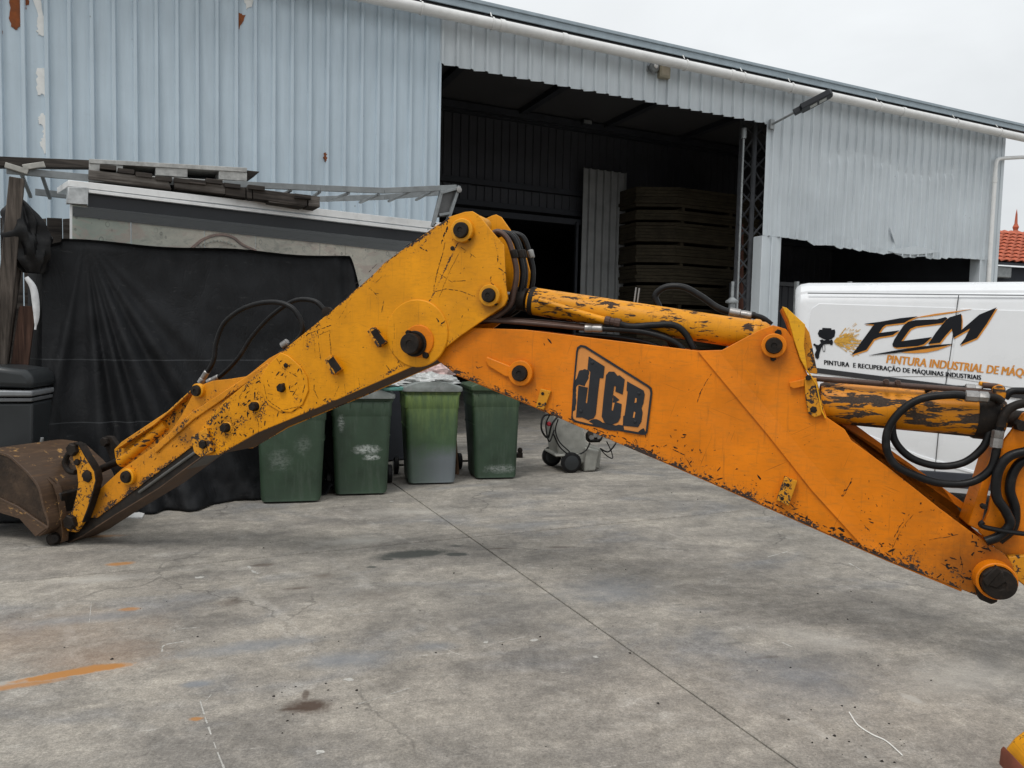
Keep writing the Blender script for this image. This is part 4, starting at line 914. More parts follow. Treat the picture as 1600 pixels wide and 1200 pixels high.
place_bin((408, 789), (500, 779), R(14), 'leftmost dark green wheeled bin half hidden by the yellow dipper', binmat('bin_green_a', GRN, 0, 0, ((-.1, .40, .14, .12, .2), (.1, .55, .1, .10, .15))), w=.66, d=.60, h=.97)
place_bin((522, 776), (604, 768), R(14), 'second green wheeled bin from the left with white scuffs on its front', binmat('bin_green_b', GRN, 0, 0, ((.06, .46, .15, .055, 1.0), (.10, .38, .09, .035, 1.0), (-.2, .72, .04, .1, .6))), w=.62, d=.60, h=.98, lidmat=lidg)
b3 = place_bin((640, 758), (706, 752), R(14), 'third green wheeled bin from the left with bright algae and rubbish bags on top', binmat('bin_green_c', (.045, .085, .04), .9, 1, ()), w=.62, h=1.02, lidmat=lidg)
place_bin((740, 749), (805, 745), R(14), 'rightmost green wheeled bin, plain dark green without scuffs, below the orange boom', binmat('bin_green_d', GRN, .15, 0, ((.05, .12, .22, .06, .4),)), w=.58, h=1.02)
# rubbish on the bins
def lump(name, label, cat, px, py, Y, size, mat, seed):
    d = raydir(px, py); p = EYE+d*(Y/d.y); b = MB()
    def fn(u, v):
        a = u*2*math.pi; ph = v*math.pi/2; r = 1+.30*mnoise.noise(Vector((math.cos(a)*2+seed, math.sin(a)*2, ph*3)))+.07*mnoise.noise(Vector((math.cos(a)*6+seed, math.sin(a)*6, ph*7)))
        return (math.cos(a)*math.cos(ph)*size[0]*r, math.sin(a)*math.cos(ph)*size[1]*r, math.sin(ph)*size[2]*r)
    b.grid(fn, 40, 14); o = b.build(name, mat, None, angle=22); o.location = p; o['label'] = label; o['category'] = cat; return o
film = plain('crumpled_film', (.50, .51, .50), .3, 0, .35, 16, .7, 24, dirt=(.2, .2, .19))
lump('rubbish_bag', 'flattened silvery plastic sheet bundle lying on the third bin lid', 'rubbish bag', 668, 597, 8.3, (.36, .3, .10), film, 1)
lump('rubbish_bag', 'small pinkish white rubbish bag behind the silvery sheet on the bins', 'rubbish bag', 685, 585, 8.6, (.20, .18, .16), plain('pink_white_film', (.50, .36, .34), .4, 0, .4, 14, .5, 20), 5)
lump('rubbish_bag', 'crumpled white plastic on the lid of the second bin', 'rubbish bag', 600, 601, 7.55, (.20, .2, .05), film, 9)
t = thing('round_lid', 'teal green round plastic lid lying on the second bin', 'lid', Matrix.Translation(EYE+raydir(612, 608)*(7.5/raydir(612, 608).y)))
b = MB(); b.lathe([(.11, 0), (.12, .01), (.12, .03), (.09, .04)], (0, 0, -.01), (0, 0, 1), 24); b.build('disc', plain('teal_plastic', (.10, .27, .24), .4, 0, .1, 8, 0), t)
b = MB(); b.lathe([(.03, 0), (.03, .02), (.02, .025)], (0, 0, .03), (0, 0, 1), 14); b.build('knob', M['white_pvc'], t)
# things between and beside the bins
b = MB(); p, q = ground(714, 741), ground(712, 741)
d = raydir(709, 668); tp_ = EYE+d*(8.5/d.y); b.bar((p.x, p.y, 0), tp_, .045, .03); o = b.build('wooden_stake', M['wood_pale'], None, bevel=.003); o['label'] = 'pale brown wooden stake upright between the third bin and the rightmost bin'; o['category'] = 'stake'
hb = thing('black_coupling', 'small black metal coupling on the ground right of the rightmost bin', 'coupling', Matrix.Translation(ground(811, 715)))
b = MB(); b.box(-.05, .05, -.03, .03, 0, .07); b.build('body', M['rubber'], hb, bevel=.01)
for z in (.045, .10):
    b = MB(); b.lathe([(.02, -.035), (.035, -.03), (.035, .03), (.02, .035)], (.01, 0, z), (0, 1, 0), 14); b.build('ring', M['steel_dark'], hb)

# ================================================================== PRESSURE WASHER
wp = ground(905, 738); PW = Frame(Vector((wp.x-.02, wp.y+.02, 0)), R(14))
pw = thing('pressure_washer', 'grey wheeled pressure washer with black cables standing on the yard under the boom', 'pressure washer', PW.M)
gm = plain('worn_grey_casing', (.26, .26, .235), .55, 0, .2, 7, .15, dirt=(.11, .11, .10), dirtamt=.5)
def X(px, py, y=0): return PW.xz(px, py, y)
b = MB(); b.prism([X(870, 712, .1), X(935, 733, 0.1), X(938, 700, .1), X(915, 692, .1), X(905, 655, .1), X(898, 640, .1), X(866, 640, .1), X(862, 660, .1)], .04, .44); b.build('casing', gm, pw, bevel=.025, bseg=3)
b = MB(); L = [(0, 0)]; b.prism([X(912, 737, 0), X(930, 735, 0), X(936, 703, 0), X(915, 699, 0)], -.02, .46); b.build('front_cowl', gm, pw, bevel=.02, bseg=3)
for (px, py, y, r_) in ((892, 717, -.04, .125), (862, 706, .46, .125), ):
    x, z = X(px, py, y); b = MB(); b.lathe([(.04, -.02), (.105, -.03), (r_, -.015), (r_, .03), (.10, .04), (.04, .03)], (x, y, .127), (0, -1, 0), 28); wl = b.build('wheel', M['rubber'], pw)
    b = MB(); b.lathe([(0, .045), (.05, .044), (.09, .038), (.095, .02)], (x, y, .127), (0, -1, 0), 24, cap=False); b.build('wheel_disc', dg, wl)
b = MB(); x, z = X(886, 700, .0); b.box(x-.16, x+.16, -.06, .45, .20, .225); b.build('wheel_guard', gm, pw, bevel=.01)
x, z = X(924, 682, .15); b = MB(); b.lathe([(.05, 0), (.075, .03), (.075, .16), (.05, .19)], (x-.06, .15, z), (1, 0, 0), 18); b.build('pump_motor', M['steel_dark'], pw)
for k in range(4): b = MB(); b.lathe([(.03, 0), (.03, .03)], (x-.03+k*.05, .08, z+.03*(k % 2)), (0, -1, 0), 10); b.build('pump_bolt', M['steel'], pw)
b = MB(); p = PW.p(857, 662, 0); b.lathe([(.02, 0), (.03, .02), (.02, .04)], p, (0, -1, 0), 12); b.build('red_plug', plain('red_plastic', (.30, .02, .03), .4, 0, .1, 8, 0), pw)
for P, r_ in (([(868, 648), (850, 650), (846, 670), (856, 684), (862, 664), (872, 650)], .012), ([(860, 646), (853, 664), (858, 690), (866, 672)], .009), ([(864, 677), (876, 700), (895, 712), (914, 705), (922, 692)], .009), ([(922, 688), (938, 686), (943, 675), (936, 668)], .008),
              ([(938, 701), (950, 706), (960, 696), (966, 684)], .010), ([(948, 690), (955, 705), (957, 716), (948, 712), (940, 704)], .007), ([(872, 655), (868, 672), (874, 690), (890, 706)], .008)):
    b = MB(); b.tube([PW.p(x, y, -.06+.03*(i % 2)) for i, (x, y) in enumerate(P)], r_, 8, smooth=7); b.build('cable', M['rubber'], pw)

# ================================================================== WHITE VAN
d0 = raydir(1243, 458); vo = EYE+d0*(7.2/d0.y); vo.z = 0
VF = Frame(vo, R(-21))
van = thing('van', 'white panel van with black and orange painting company lettering on its side', 'van', VF.M)
ZR = VF.xz(1400, 450)[1]
L = 5.3; Wd = 2.0
def vsec(x):
    e = 0
    zt = ZR+.0
    P = [(0.03, .28), (0, .34), (0, .9), (0, zt-.14), (.012, zt-.09), (.035, zt-.06), (.05, zt-.045), (.055, zt-.02), (.10, zt+.03), (.25, zt+.07), (Wd/2, zt+.10)]
    P += [(Wd-a, z) for a, z in reversed(P[:-1])]
    return P
b = MB(); secs = []
for x, ins, dz in ((0.00, .09, -.06), (.015, .05, -.035), (.05, .018, -.012), (.12, 0, 0), (L-1.6, 0, 0), (L-1.2, .03, -.06), (L-.9, .06, -.42), (L-.2, .10, -.9), (L, .2, -1.1)):
    P = vsec(x); secs.append([(x+(-.035*(z/2)+.035 if x < .2 else 0)+0, (ins if y < Wd/2 else -ins if y > Wd/2 else 0)+y, max(.28, z+(dz*min(1, max(0, (z-.4)/1.0))))) for y, z in P])
n = len(secs[0])
for s_ in secs: b.v += s_
for i in range(len(secs)-1):
    for k in range(n): b.f.append((i*n+k, i*n+(k+1) % n, (i+1)*n+(k+1) % n, (i+1)*n+k)); b.mi.append(0)
b.f.append(tuple(range(n))); b.mi.append(0); b.f.append(tuple((len(secs)-1)*n+k for k in reversed(range(n)))); b.mi.append(0)
vbody = b.build('body', M['van'], van, angle=28)
# raised side panel fields
def vpoly(pts, y): return VF.poly(pts, y)
for P in ([(1265, 590), (1264, 500), (1268, 482), (1280, 474), (1496, 481), (1481, 588)], [(1499.5, 482), (1800, 492), (1800, 640), (1483.5, 590)]):
    b = MB(); b.prism(vpoly(P, -.004), -.006, .004); b.build('side_panel', M['van'], van, bevel=.0055, bseg=3)
b = MB(); b.prism(vpoly([(1262, 457.2), (1700, 461.5), (1700, 463.5), (1262, 459)], -.004), -.010, .002); b.build('roof_gutter_line', M['groove'], van)
b = MB(); b.prism(vpoly([(1270, 574), (1400, 590.5), (1700, 628), (1700, 636), (1400, 598), (1270, 582)], -.01), -.016, .002); b.build('side_moulding', M['seam'], van, bevel=.004)
b = MB(); ps = vpoly([(1497.6, 461), (1498.7, 461), (1484.6, 560), (1467.6, 670), (1459, 760), (1457.9, 760), (1466.5, 670), (1483.5, 560)], -.009); b.prism(ps, -.0088, .001); b.build('door_seam', M['seam'], van)
b = MB(); b.prism(vpoly([(1330, 668), (1440, 712), (1520, 735), (1700, 760), (1700, 764), (1520, 740), (1440, 718), (1330, 675)], -.004), -.008, .002); b.build('body_crease', M['van'], van, bevel=.004)
b = MB(); b.box(.1, L-.9, -.012, .01, .33, .47); b.build('sill', M['dark'], van, bevel=.01)
for x in (.95, L-.95):
    for y in (.12, Wd-.12):
        b = MB(); b.lathe([(.18, -.10), (.30, -.10), (.335, -.06), (.335, .06), (.30, .10), (.18, .10)], (x, y, .335), (0, 1, 0), 32); w_ = b.build('wheel', M['rubber'], van)
        b = MB(); b.lathe([(.0, -.085), (.07, -.09), (.17, -.07), (.19, -.10)], (x, y, .335), (0, 1, 0), 24, cap=False); b.build('rim', M['grey_alu'], w_)
b = MB(); b.box(-.06, .1, .05, Wd-.05, .35, .55); b.build('rear_bumper', M['dark'], van, bevel=.03)
# lettering and emblem
KY = -.0095
def S4(P): return [(1240+x/4.444, 460+y/4.444) for x, y in P]
def decal(name, P, mat, y0=KY, parent=None):
    b = MB(); b.prism(VF.poly(P, y0), y0-.0012, y0+.003); return b.build(name, mat, parent or van, smooth=False)
Fp = [(492, 203), (600, 190), (740, 165), (860, 152), (800, 178), (768, 197), (640, 212), (618, 228), (592, 268), (735, 249), (688, 282), (596, 296), (556, 312), (505, 385), (403, 418), (455, 350), (520, 262), (548, 222), (560, 210)]
Cp = [(1000, 172), (1055, 157), (1068, 166), (1035, 198), (960, 208), (850, 222), (812, 238), (790, 265), (748, 325), (960, 296), (905, 345), (862, 358), (715, 370), (690, 362), (686, 345), (700, 312), (762, 218), (795, 190), (850, 178)]
Mp = [(935, 345), (990, 262), (1058, 178), (1085, 158), (1163, 134), (1168, 180), (1165, 248), (1290, 140), (1410, 90), (1340, 205), (1272, 302), (1155, 351), (1190, 305), (1225, 236), (1112, 300), (1098, 238), (1055, 285), (1015, 336)]
lg = MB()
for nm, P in (('letter_f', Fp), ('letter_c', Cp), ('letter_m', Mp)):
    decal(nm+'_edge', S4([(x+7, y+9) for x, y in P]), M['decal_orange'], KY)
    decal(nm, S4(P), M['decal_black'], KY-.0016)
decal('swoosh', S4([(525, 422), (700, 390), (880, 362), (1000, 350), (1115, 342), (1050, 358), (900, 380), (700, 408)]), M['decal_black'], KY-.0032)
decal('orange_swoosh', S4([(740, 402), (880, 384), (1000, 368), (1100, 350), (1000, 388), (920, 404), (840, 408), (780, 406)]), M['decal_orange'], KY-.0016)
decal('orange_line', S4([(845, 160), (980, 135), (1235, 102), (1100, 130), (950, 152), (880, 160)]), M['decal_orange'], KY)
gun = thing  # (emblem pieces are parts of the van)
cup = decal('spray_gun_cup', S4([(180, 245), (198, 245), (200, 232), (262, 235), (263, 246), (286, 243), (290, 262), (284, 292), (262, 312), (225, 316), (200, 306), (176, 292), (168, 270)]), M['decal_black'], KY)
decal('spray_gun_body', S4([(182, 318), (198, 312), (212, 320), (236, 312), (252, 318), (268, 313), (274, 330), (270, 350), (258, 352), (250, 343), (225, 345), (208, 350), (192, 372), (180, 410), (176, 440), (164, 450), (152, 440), (146, 415), (158, 388), (150, 360), (140, 356), (136, 346), (146, 340), (156, 348), (172, 352), (190, 338)]), M['decal_black'], KY-.0014)
b = MB(); b.tube([VF.p(1240+x/4.444, 460+y/4.444, KY-.001) for x, y in ((200, 352), (203, 385), (210, 398), (218, 385), (216, 350))], .0022, 6, smooth=4); b.build('spray_gun_trigger', M['decal_black'], van)
b = MB(); r3 = random.Random(8); ox, oy = 274, 332
for k in range(330):
    a = r3.gauss(-.12, .33)
    if abs(a+.12) > .75: continue
    d1 = abs(r3.gauss(0, 95))+5; ln = r3.uniform(6, 40); w_ = r3.uniform(1.2, 5)*(1-.5*min(1, d1/220))
    if d1+ln > 215: continue
    ca, sa = math.cos(a), math.sin(a); p1 = (ox+ca*d1, oy+sa*d1); p2 = (ox+ca*(d1+ln), oy+sa*(d1+ln))
    P = S4([(p1[0]-sa*w_*.4, p1[1]+ca*w_*.4), (p2[0]-sa*w_, p2[1]+ca*w_), (p2[0]+ca*w_, p2[1]+sa*w_), (p2[0]+sa*w_, p2[1]-ca*w_), (p1[0]+sa*w_*.4, p1[1]-ca*w_*.4)])
    b.add([(x, KY-.0005-.00001*k, z) for x, z in VF.poly(P, KY)], [(0, 1, 2, 3, 4)])
b.build('spray_cloud', plain('spray_ochre', (.62, .34, .05), .5, 0, .2, 40, 0), van, smooth=False, kind='stuff')
def text_on(frame, s, p0, p1, hpx, y0, mat, parent, name, slant=0.0, bold=.02, track=1.0, parts=True):
    cu = bpy.data.curves.new('t', 'FONT'); cu.body = s; cu.size = 1; cu.offset = 0; cu.space_character = track; cu.resolution_u = 3
    to = bpy.data.objects.new('t', cu); COL.objects.link(to); dg_ = bpy.context.evaluated_depsgraph_get(); me = bpy.data.meshes.new_from_object(to.evaluated_get(dg_)); bpy.data.objects.remove(to); bpy.data.curves.remove(cu)
    xs_ = [v.co.x for v in me.vertices]; x0, x1 = min(xs_), max(xs_); cap = .72
    b = MB(); vs = []
    for v in me.vertices:
        f = (v.co.x-x0)/(x1-x0); hh = v.co.y/cap
        px = p0[0]+(p1[0]-p0[0])*f+slant*hh*hpx; py = p0[1]+(p1[1]-p0[1])*f-hh*hpx
        q = frame.xz(px, py, y0); vs.append((q[0], y0-.0012, q[1]))
    kx = frame.xz(p0[0]+bold, p0[1], y0)[0]-frame.xz(p0[0], p0[1], y0)[0]
    for i_, s_ in enumerate((-.5, 0, .5)): b.add([(x+kx*s_, y-.0002*i_, z) for x, y, z in vs], [tuple(p.vertices) for p in me.polygons])
    bpy.data.meshes.remove(me)
    return b.build(name, mat, parent, smooth=False, kind='stuff')
text_on(VF, 'PINTURA  E RECUPERAÇÃO DE MÁQUINAS INDUSTRIAIS', (1288, 569.5), (1532.5, 593.5), 7.4, KY, M['decal_black'], van, 'lettering_line', 0.02, .8, 1.05)
text_on(VF, 'PINTURA INDUSTRIAL DE MÁQU', (1385, 567), (1608, 589.5), 13.2, KY, M['decal_orange'], van, 'lettering_line', .2, 1.3, 1.0)
# ================================================================== BACKHOE ARM
d0 = raydir(1550, 900); AO = EYE+d0*(3.5/d0.y); B0 = ground(92, 850)
v_ = Vector((AO.x-B0.x, AO.y-B0.y, 0)); AF = Frame(Vector((AO.x, AO.y, 0)), math.atan2(v_.y, v_.x))
bh = thing('backhoe', 'worn yellow and orange backhoe arm with bucket resting on the yard', 'backhoe', AF.M)
def A(px, py, y=0.0): return AF.xz(px, py, y)
def A3(px, py, y=0.0): return AF.p(px, py, y)
def AP(pts, y=0.0): return AF.poly(pts, y)
WID = .36
def edges(P, y, r, w, skip=()):
    q = AP(P, y); return [(q[i], q[(i+1) % len(q)], r, w) for i in range(len(q)) if i not in skip]
# ---- outlines traced on the near faces
BY = .045
boomP = [(660, 545), (712, 585), (810, 625), (900, 665), (1000, 707), (1050, 727), (1200, 793), (1390, 877), (1522, 929), (1548, 937), (1572, 928), (1586, 905), (1582, 882), (1570, 866), (1520, 833), (1469, 795), (1390, 732), (1330, 688), (1320, 671), (1292, 652), (1285, 633), (1262, 596), (1256, 560), (1240, 530), (1228, 514), (1208, 508), (1188, 515), (1128, 547), (1090, 548), (820, 515), (735, 512), (690, 520)]
dipP = [(726, 331), (738, 330), (748, 336), (769, 362), (787, 383), (790, 446), (793, 466), (788, 477), (765, 493), (722, 523), (675, 559), (612, 587), (525, 625), (400, 677), (342, 711), (312, 712), (304, 683), (327, 652), (352, 626), (407, 580), (432, 562), (440, 549), (475, 521), (525, 480), (587, 425), (600, 411), (679, 354), (697, 343), (701, 339)]
innP = [(304, 611), (318, 600), (332, 595), (360, 592), (385, 588), (420, 560), (440, 549), (436, 590), (352, 640), (325, 665), (302, 696), (205, 770), (152, 809), (139, 809), (142, 788), (155, 765), (190, 733), (258, 686), (283, 650)]
boom_seg = edges([(690, 572), (810, 625), (1050, 727), (1200, 793), (1390, 877), (1525, 930)], BY, .045, 1.0, (5,)) + \
    [(A(1000, 700, BY), A(1240, 800, BY), .09, .45), (A(1360, 850, BY), A(1500, 905, BY), .14, .5), (A(1430, 700, BY), A(1440, 850, BY), .30, .16), (A(1400, 738, BY), A(1570, 868, BY), .02, .45), (A(1240, 620, BY), A(1380, 860, BY), .03, .25)]
dip_seg = [(A(350, 600), A(470, 640), .14, .5)] if False else [(A(a, b_), A(c_, e_), r, w) for a, b_, c_, e_, r, w in ((600, 412, 700, 342, .022, .95), (440, 549, 600, 412, .035, .95), (342, 711, 525, 625, .045, .9), (525, 625, 722, 523, .025, .7), (312, 675, 407, 580, .05, .75), (330, 690, 470, 590, .17, .62), (722, 366, 672, 470, .012, .9), (640, 400, 700, 345, .03, .5), (480, 540, 520, 480, .07, .5), (769, 362, 790, 446, .012, .6))]
inn_seg = [(A(a, b_), A(c_, e_), r, w) for a, b_, c_, e_, r, w in ((139, 809, 302, 696, .05, .95), (258, 686, 330, 610, .04, .6), (300, 650, 430, 565, .05, .35), (142, 788, 258, 686, .03, .55), (260, 690, 300, 690, .07, .5))]
M['boom'] = paint('orange_boom_paint', ORG, boom_seg, thr=.315, gain=.33, halos=[(*A(815, 590, BY), .13, .35), (*A(1209, 552, BY), .15, .35), (*A(1545, 905, BY), .32, .5), (*A(1480, 870, BY), .3, .25)])
M['dipper'] = paint('yellow_dipper_paint', YEL, dip_seg, thr=.325, gain=.31, halos=[(*A(765, 472), .11, .55), (*A(728, 372), .09, .4), (*A(650, 548), .14, .3), (*A(350, 668), .12, .3)], dull=(.33, .12, .01))
M['inner'] = paint('yellow_slide_paint', (.62, .235, .008), inn_seg, thr=.33, gain=.31, halos=[(*A(150, 790, .05), .2, .5), (*A(204, 752, .05), .1, .4), (*A(290, 680, .05), .12, .45)])
M['orange'] = paint('orange_paint', ORG, (), thr=.24, global_w=.22)
M['yellow'] = paint('yellow_paint', (.68, .29, .01), (), thr=.25, global_w=.30)
M['yellow_worn'] = paint('worn_yellow_paint', (.60, .25, .012), (), thr=.33, gain=.30, fine=38, global_w=.55)
M['ram'] = paint('ram_paint', (.68, .27, .005), (), thr=.36, gain=.24, fine=30, axis_streak=(.38, 1, 1.5), global_w=.50, chip=(.022, .014, .010))
M['ram_worn'] = paint('flaking_ram_paint', (.62, .22, .005), (), thr=.42, gain=.24, fine=17, axis_streak=(.30, 1, 1.4), global_w=.52, chip=(.024, .017, .013))

def plate(name, P, y0, t, mat, parent, bev=.003, lab=None):
    b = MB(); b.prism(AP(P, y0), y0, y0+t); return b.build(name, mat, parent, bevel=bev, label=lab)
def shifted(name, P, yref, y0, t, mat, parent, bev=.003, lab=None):
    "same outline as the near face at yref, set at another depth"
    b = MB(); b.prism(AP(P, yref), y0, y0+t); return b.build(name, mat, parent, bevel=bev, label=lab)

# ---- boom
boom = plate('boom', boomP, BY, .016, M['boom'], bh, .003)
far = WID-.045
fb_ = AP(boomP, BY); fr_ = AP([(1560, 835), (1517, 794), (1472, 761), (1423, 725), (1370, 688), (1323, 654), (1296, 651)], far)
b = MB(); b.prism(fb_[:14]+[fb_[18], fb_[19]]+fr_+fb_[24:], far-.016, far); b.build('far_plate', M['boom'], boom, bevel=.003)
b = MB(); b.strip(list(reversed(AP([(712, 583), (810, 623), (1050, 725), (1200, 791), (1390, 875), (1505, 922)], BY))), BY+.016, far-.016, -.014); b.build('bottom_plate', M['orange'], boom)
b = MB(); b.strip(AP([(735, 516), (820, 519), (1090, 552), (1128, 552)], BY), BY+.016, far-.016, .014); b.build('top_plate', M['orange'], boom)
b = MB(); b.strip(AP([(1128, 550), (1190, 560), (1290, 655)], BY), BY+.016, far-.016, .014); b.build('cross_plate', M['orange'], boom)
# folded stiffening crease
b = MB(); Lf = AP([(1091, 549), (1199, 678), (1268, 765), (1347, 852)], BY); Rt = AP([(1124, 549), (1201, 641), (1312, 772), (1387, 868)], BY)
n = 4
b.add([(x, BY-.012, z) for x, z in Lf]+[(x, BY-.001, z) for x, z in Rt]+[(x, BY+.002, z) for x, z in Lf], [(i, i+1, n+i+1, n+i) for i in range(3)]+[(i, i+1, 2*n+i+1, 2*n+i) for i in range(3)]+[(0, n, 2*n), (3, n+3, 2*n+3)])
b.build('crease_strip', M['boom'], boom, smooth=False)

def boss(name, px, py, yface, rpx, prot, cr, cmat, pmat, parent, cprot=None, hexa=False, lab=None):
    "collar ring welded on the plate and a dark pin end standing in it"
    p = A3(px, py, yface); sc_ = (A3(px+10, py, yface)-p).length/10; r1, r2 = rpx*sc_, cr*sc_
    cprot = cprot or prot*.6
    b = MB(); b.lathe([(r1*.9, -.001), (r2, -.001), (r2, cprot-.004), (r2-.004, cprot), (r1*1.02, cprot), (r1*1.0, cprot*.5), (r1*.9, cprot*.5)], p, (0, -1, 0), 36, cap=False)
    c_ = b.build('pin_boss', cmat, parent)
    b = MB(); b.lathe([(r1*.97, 0), (r1*.97, prot-.006), (r1*.90, prot), (r1*.35, prot+.001), (r1*.30, prot-.004), (.0, prot-.004)], p, (0, -1, 0), 6 if hexa else 30, cap=False)
    return b.build(name, pmat, c_, label=lab)
def boltr(px, py, yface, rpx, prot, parent, mat=None, name='bolt'):
    p = A3(px, py, yface); sc_ = (A3(px+10, py, yface)-p).length/10; r = rpx*sc_
    b = MB(); b.lathe([(r, 0), (r, prot*.8), (r*.85, prot), (0, prot)], p, (0, -1, 0), 6 if rpx > 3 else 12, cap=False); return b.build(name, mat or M['steel_dark'], parent)
SD = M['steel_dark']
boss('pivot_pin', 815, 583, BY, 12, .055, 19, M['orange'], SD, boom); boltr(815, 567, BY, 3.4, .03, boom); boltr(814, 600, BY, 3.6, .03, boom)
b = MB(); b.prism(AP([(762, 557), (800, 572), (802, 590), (790, 588), (764, 572), (760, 565)], BY), BY-.020, BY+.001); b.build('keeper_arm', M['orange'], boom, bevel=.007, bseg=3)
boss('pivot_pin', 1209, 540, BY, 13.5, .06, 20, M['orange'], SD, boom); boltr(1216, 520, BY-.01, 6, .02, boom); boltr(1208, 560, BY, 5, .02, boom)
boss('swing_pin', 1551, 902, BY, 28, .12, 33, M['orange'], SD, boom); boltr(1551, 901, BY-.10, 19, .03, boom)
b = MB(); b.prism(AP([(1523, 893), (1545, 872), (1552, 880), (1530, 905)], BY), BY-.135, BY-.10); b.build('locking_tab', SD, boom, bevel=.006)
b = MB(); b.prism(AP([(1520, 905), (1532, 922), (1550, 930), (1556, 935), (1545, 940), (1526, 932)], BY), BY-.05, BY-.0); b.build('grease_lump', SD, boom, bevel=.008)
def bracket(P, yface, prot, parent, mat, holes=(), name='bracket'):
    b = MB(); b.prism(AP(P, yface), yface-prot, yface+.001); o = b.build(name, mat, parent, bevel=.003)
    for (x, y, r) in holes:
        p = A3(x, y, yface-prot); s_ = (A3(x+10, y, yface)-A3(x, y, yface)).length/10; b = MB(); b.lathe([(r*s_, 0), (r*s_, .003), (0, .003)], p, (0, -1, 0), 14, cap=False); b.build('bolt_hole', SD, o)
    return o
bracket([(846, 607), (862, 611), (851, 640), (838, 636)], BY, .02, boom, M['yellow_worn'], ((848, 615, 2.4), (843, 631, 2.2)))
bracket([(1226, 743), (1245, 750), (1232, 788), (1213, 779)], BY, .045, boom, M['yellow_worn'], ((1231, 758, 3), (1222, 779, 3)))
bracket([(1233, 597), (1256, 592), (1256, 603), (1240, 607), (1234, 604)], BY, .03, boom, M['orange'])

# ---- badge with its three letters
def S6(P): return [(870+x/6.665, 520+y/6.665) for x, y in P]
def bd(name, P, y1, t, mat, parent, bev=.0006): b = MB(); b.prism(AP(P, BY), y1-t, y1); return b.build(name, mat, parent, bevel=bev, smooth=False)
outer = [(152, 870), (168, 600), (205, 190), (215, 150), (250, 126), (300, 134), (960, 548), (990, 575), (997, 625), (945, 1040), (925, 1062), (890, 1062), (700, 1030), (340, 968), (190, 932), (158, 905)]
inner_ = [(168, 865), (182, 600), (221, 200), (230, 168), (255, 148), (292, 156), (950, 568), (970, 590), (976, 628), (928, 1020), (908, 1040), (885, 1040), (700, 1008), (345, 948), (200, 912), (172, 892)]
bdg = bd('badge', S6(outer), BY, .003, M['black'], boom)
bd('badge_field', S6(inner_), BY-.003, .0012, M['badge'], bdg)
ring = AP(S6(outer), BY); ring2 = AP(S6(inner_), BY); m_ = len(ring)
b = MB()
b.add([(x, BY-.009, z) for x, z in ring]+[(x, BY-.009, z) for x, z in ring2]+[(x, BY-.002, z) for x, z in ring]+[(x, BY-.002, z) for x, z in ring2],
      [f for i in range(m_) if i not in (0, 12, 13) for j in [(i+1) % m_] for f in ((i, j, m_+j, m_+i), (i, j, 2*m_+j, 2*m_+i), (m_+i, m_+j, 3*m_+j, 3*m_+i))])
b.build('badge_border', M['black'], bdg, smooth=False)
Jp = [(335, 245), (500, 350), (488, 472), (450, 470), (430, 640), (408, 850), (385, 890), (330, 908), (270, 882), (203, 880), (215, 720), (228, 548), (325, 570), (303, 725), (318, 735), (335, 570), (352, 405), (322, 380)]
Gp = [(515, 440), (545, 403), (600, 405), (635, 448), (655, 441), (710, 486), (688, 642), (612, 610), (618, 560), (600, 550), (588, 640), (572, 805), (586, 812), (608, 716), (678, 742), (665, 880), (640, 930), (580, 955), (500, 935), (470, 870), (490, 660)]
Bp = [(735, 505), (905, 600), (918, 640), (905, 730), (885, 782), (896, 830), (882, 925), (848, 982), (690, 965), (694, 865), (708, 860), (725, 740), (740, 612), (728, 600)]
for nm, P in (('letter_j', Jp), ('letter_g', Gp), ('letter_b', Bp)): bd(nm, S6(P), BY-.0042, .0035, M['black'], bdg)
for P in ([(820, 678), (834, 680), (832, 722), (812, 730)], [(806, 820), (821, 828), (810, 884), (795, 880)]): bd('letter_counter', S6(P), BY-.0077, .0006, M['badge'], bdg, 0)
for P in ([(212, 470), (235, 395), (268, 388), (300, 378), (322, 385), (338, 402), (334, 470), (292, 555), (236, 540), (206, 560), (200, 620), (206, 700), (196, 800), (160, 830), (168, 640), (182, 520)], [(590, 645), (655, 700), (600, 726), (582, 722)],
          [(335, 925), (370, 902), (420, 900), (470, 928), (500, 938), (620, 965), (640, 955), (695, 962), (705, 1020), (600, 1020), (530, 1010), (420, 975)], [(850, 1030), (885, 1002), (910, 995), (918, 1030), (905, 1056), (860, 1050)]):
    bd('worn_spot', S6(ragged(P, 3, 4, 5)), BY-.0042, .0009, M['black'], bdg, 0)
for (x, y) in ((370, 310), (250, 815), (855, 630), (815, 925)):
    px, py = 870+x/6.665, 520+y/6.665; boltr(px, py, BY-.0075, 2.6, .004, bdg, M['black'], 'rivet')

# ---- dipper
dip = plate('dipper', dipP, 0, .016, M['dipper'], bh, .003)
fp_ = AP(dipP, 0); top_ = AP([(768, 337), (775, 335), (783, 339), (802, 366), (820, 394), (832, 440), (830, 466), (822, 478)], WID-.016)
b = MB(); b.prism(top_+fp_[8:], WID-.016, WID); b.build('far_plate', M['dipper'], dip, bevel=.003)
b = MB(); b.strip(list(reversed(AP([(345, 706), (400, 672), (525, 620), (612, 582), (665, 558)]))), .016, WID-.016, -.014); b.build('bottom_plate', plain('dark_brown_underside', (.06, .028, .010), .7, 0, .5, 8, .3), dip)  # bottom plate in dark brown, unlike the yellow sides
b = MB(); b.strip(AP([(445, 551), (475, 525), (525, 484), (600, 415), (679, 357), (700, 346), (722, 338)]), .016, WID-.016, .014); b.build('top_plate', M['dipper'], dip)
b = MB(); b.strip(AP([(700, 350), (735, 352), (762, 385), (766, 420)]), .10, WID-.10, .03); b.build('nose_block', M['yellow'], dip, bevel=.006)
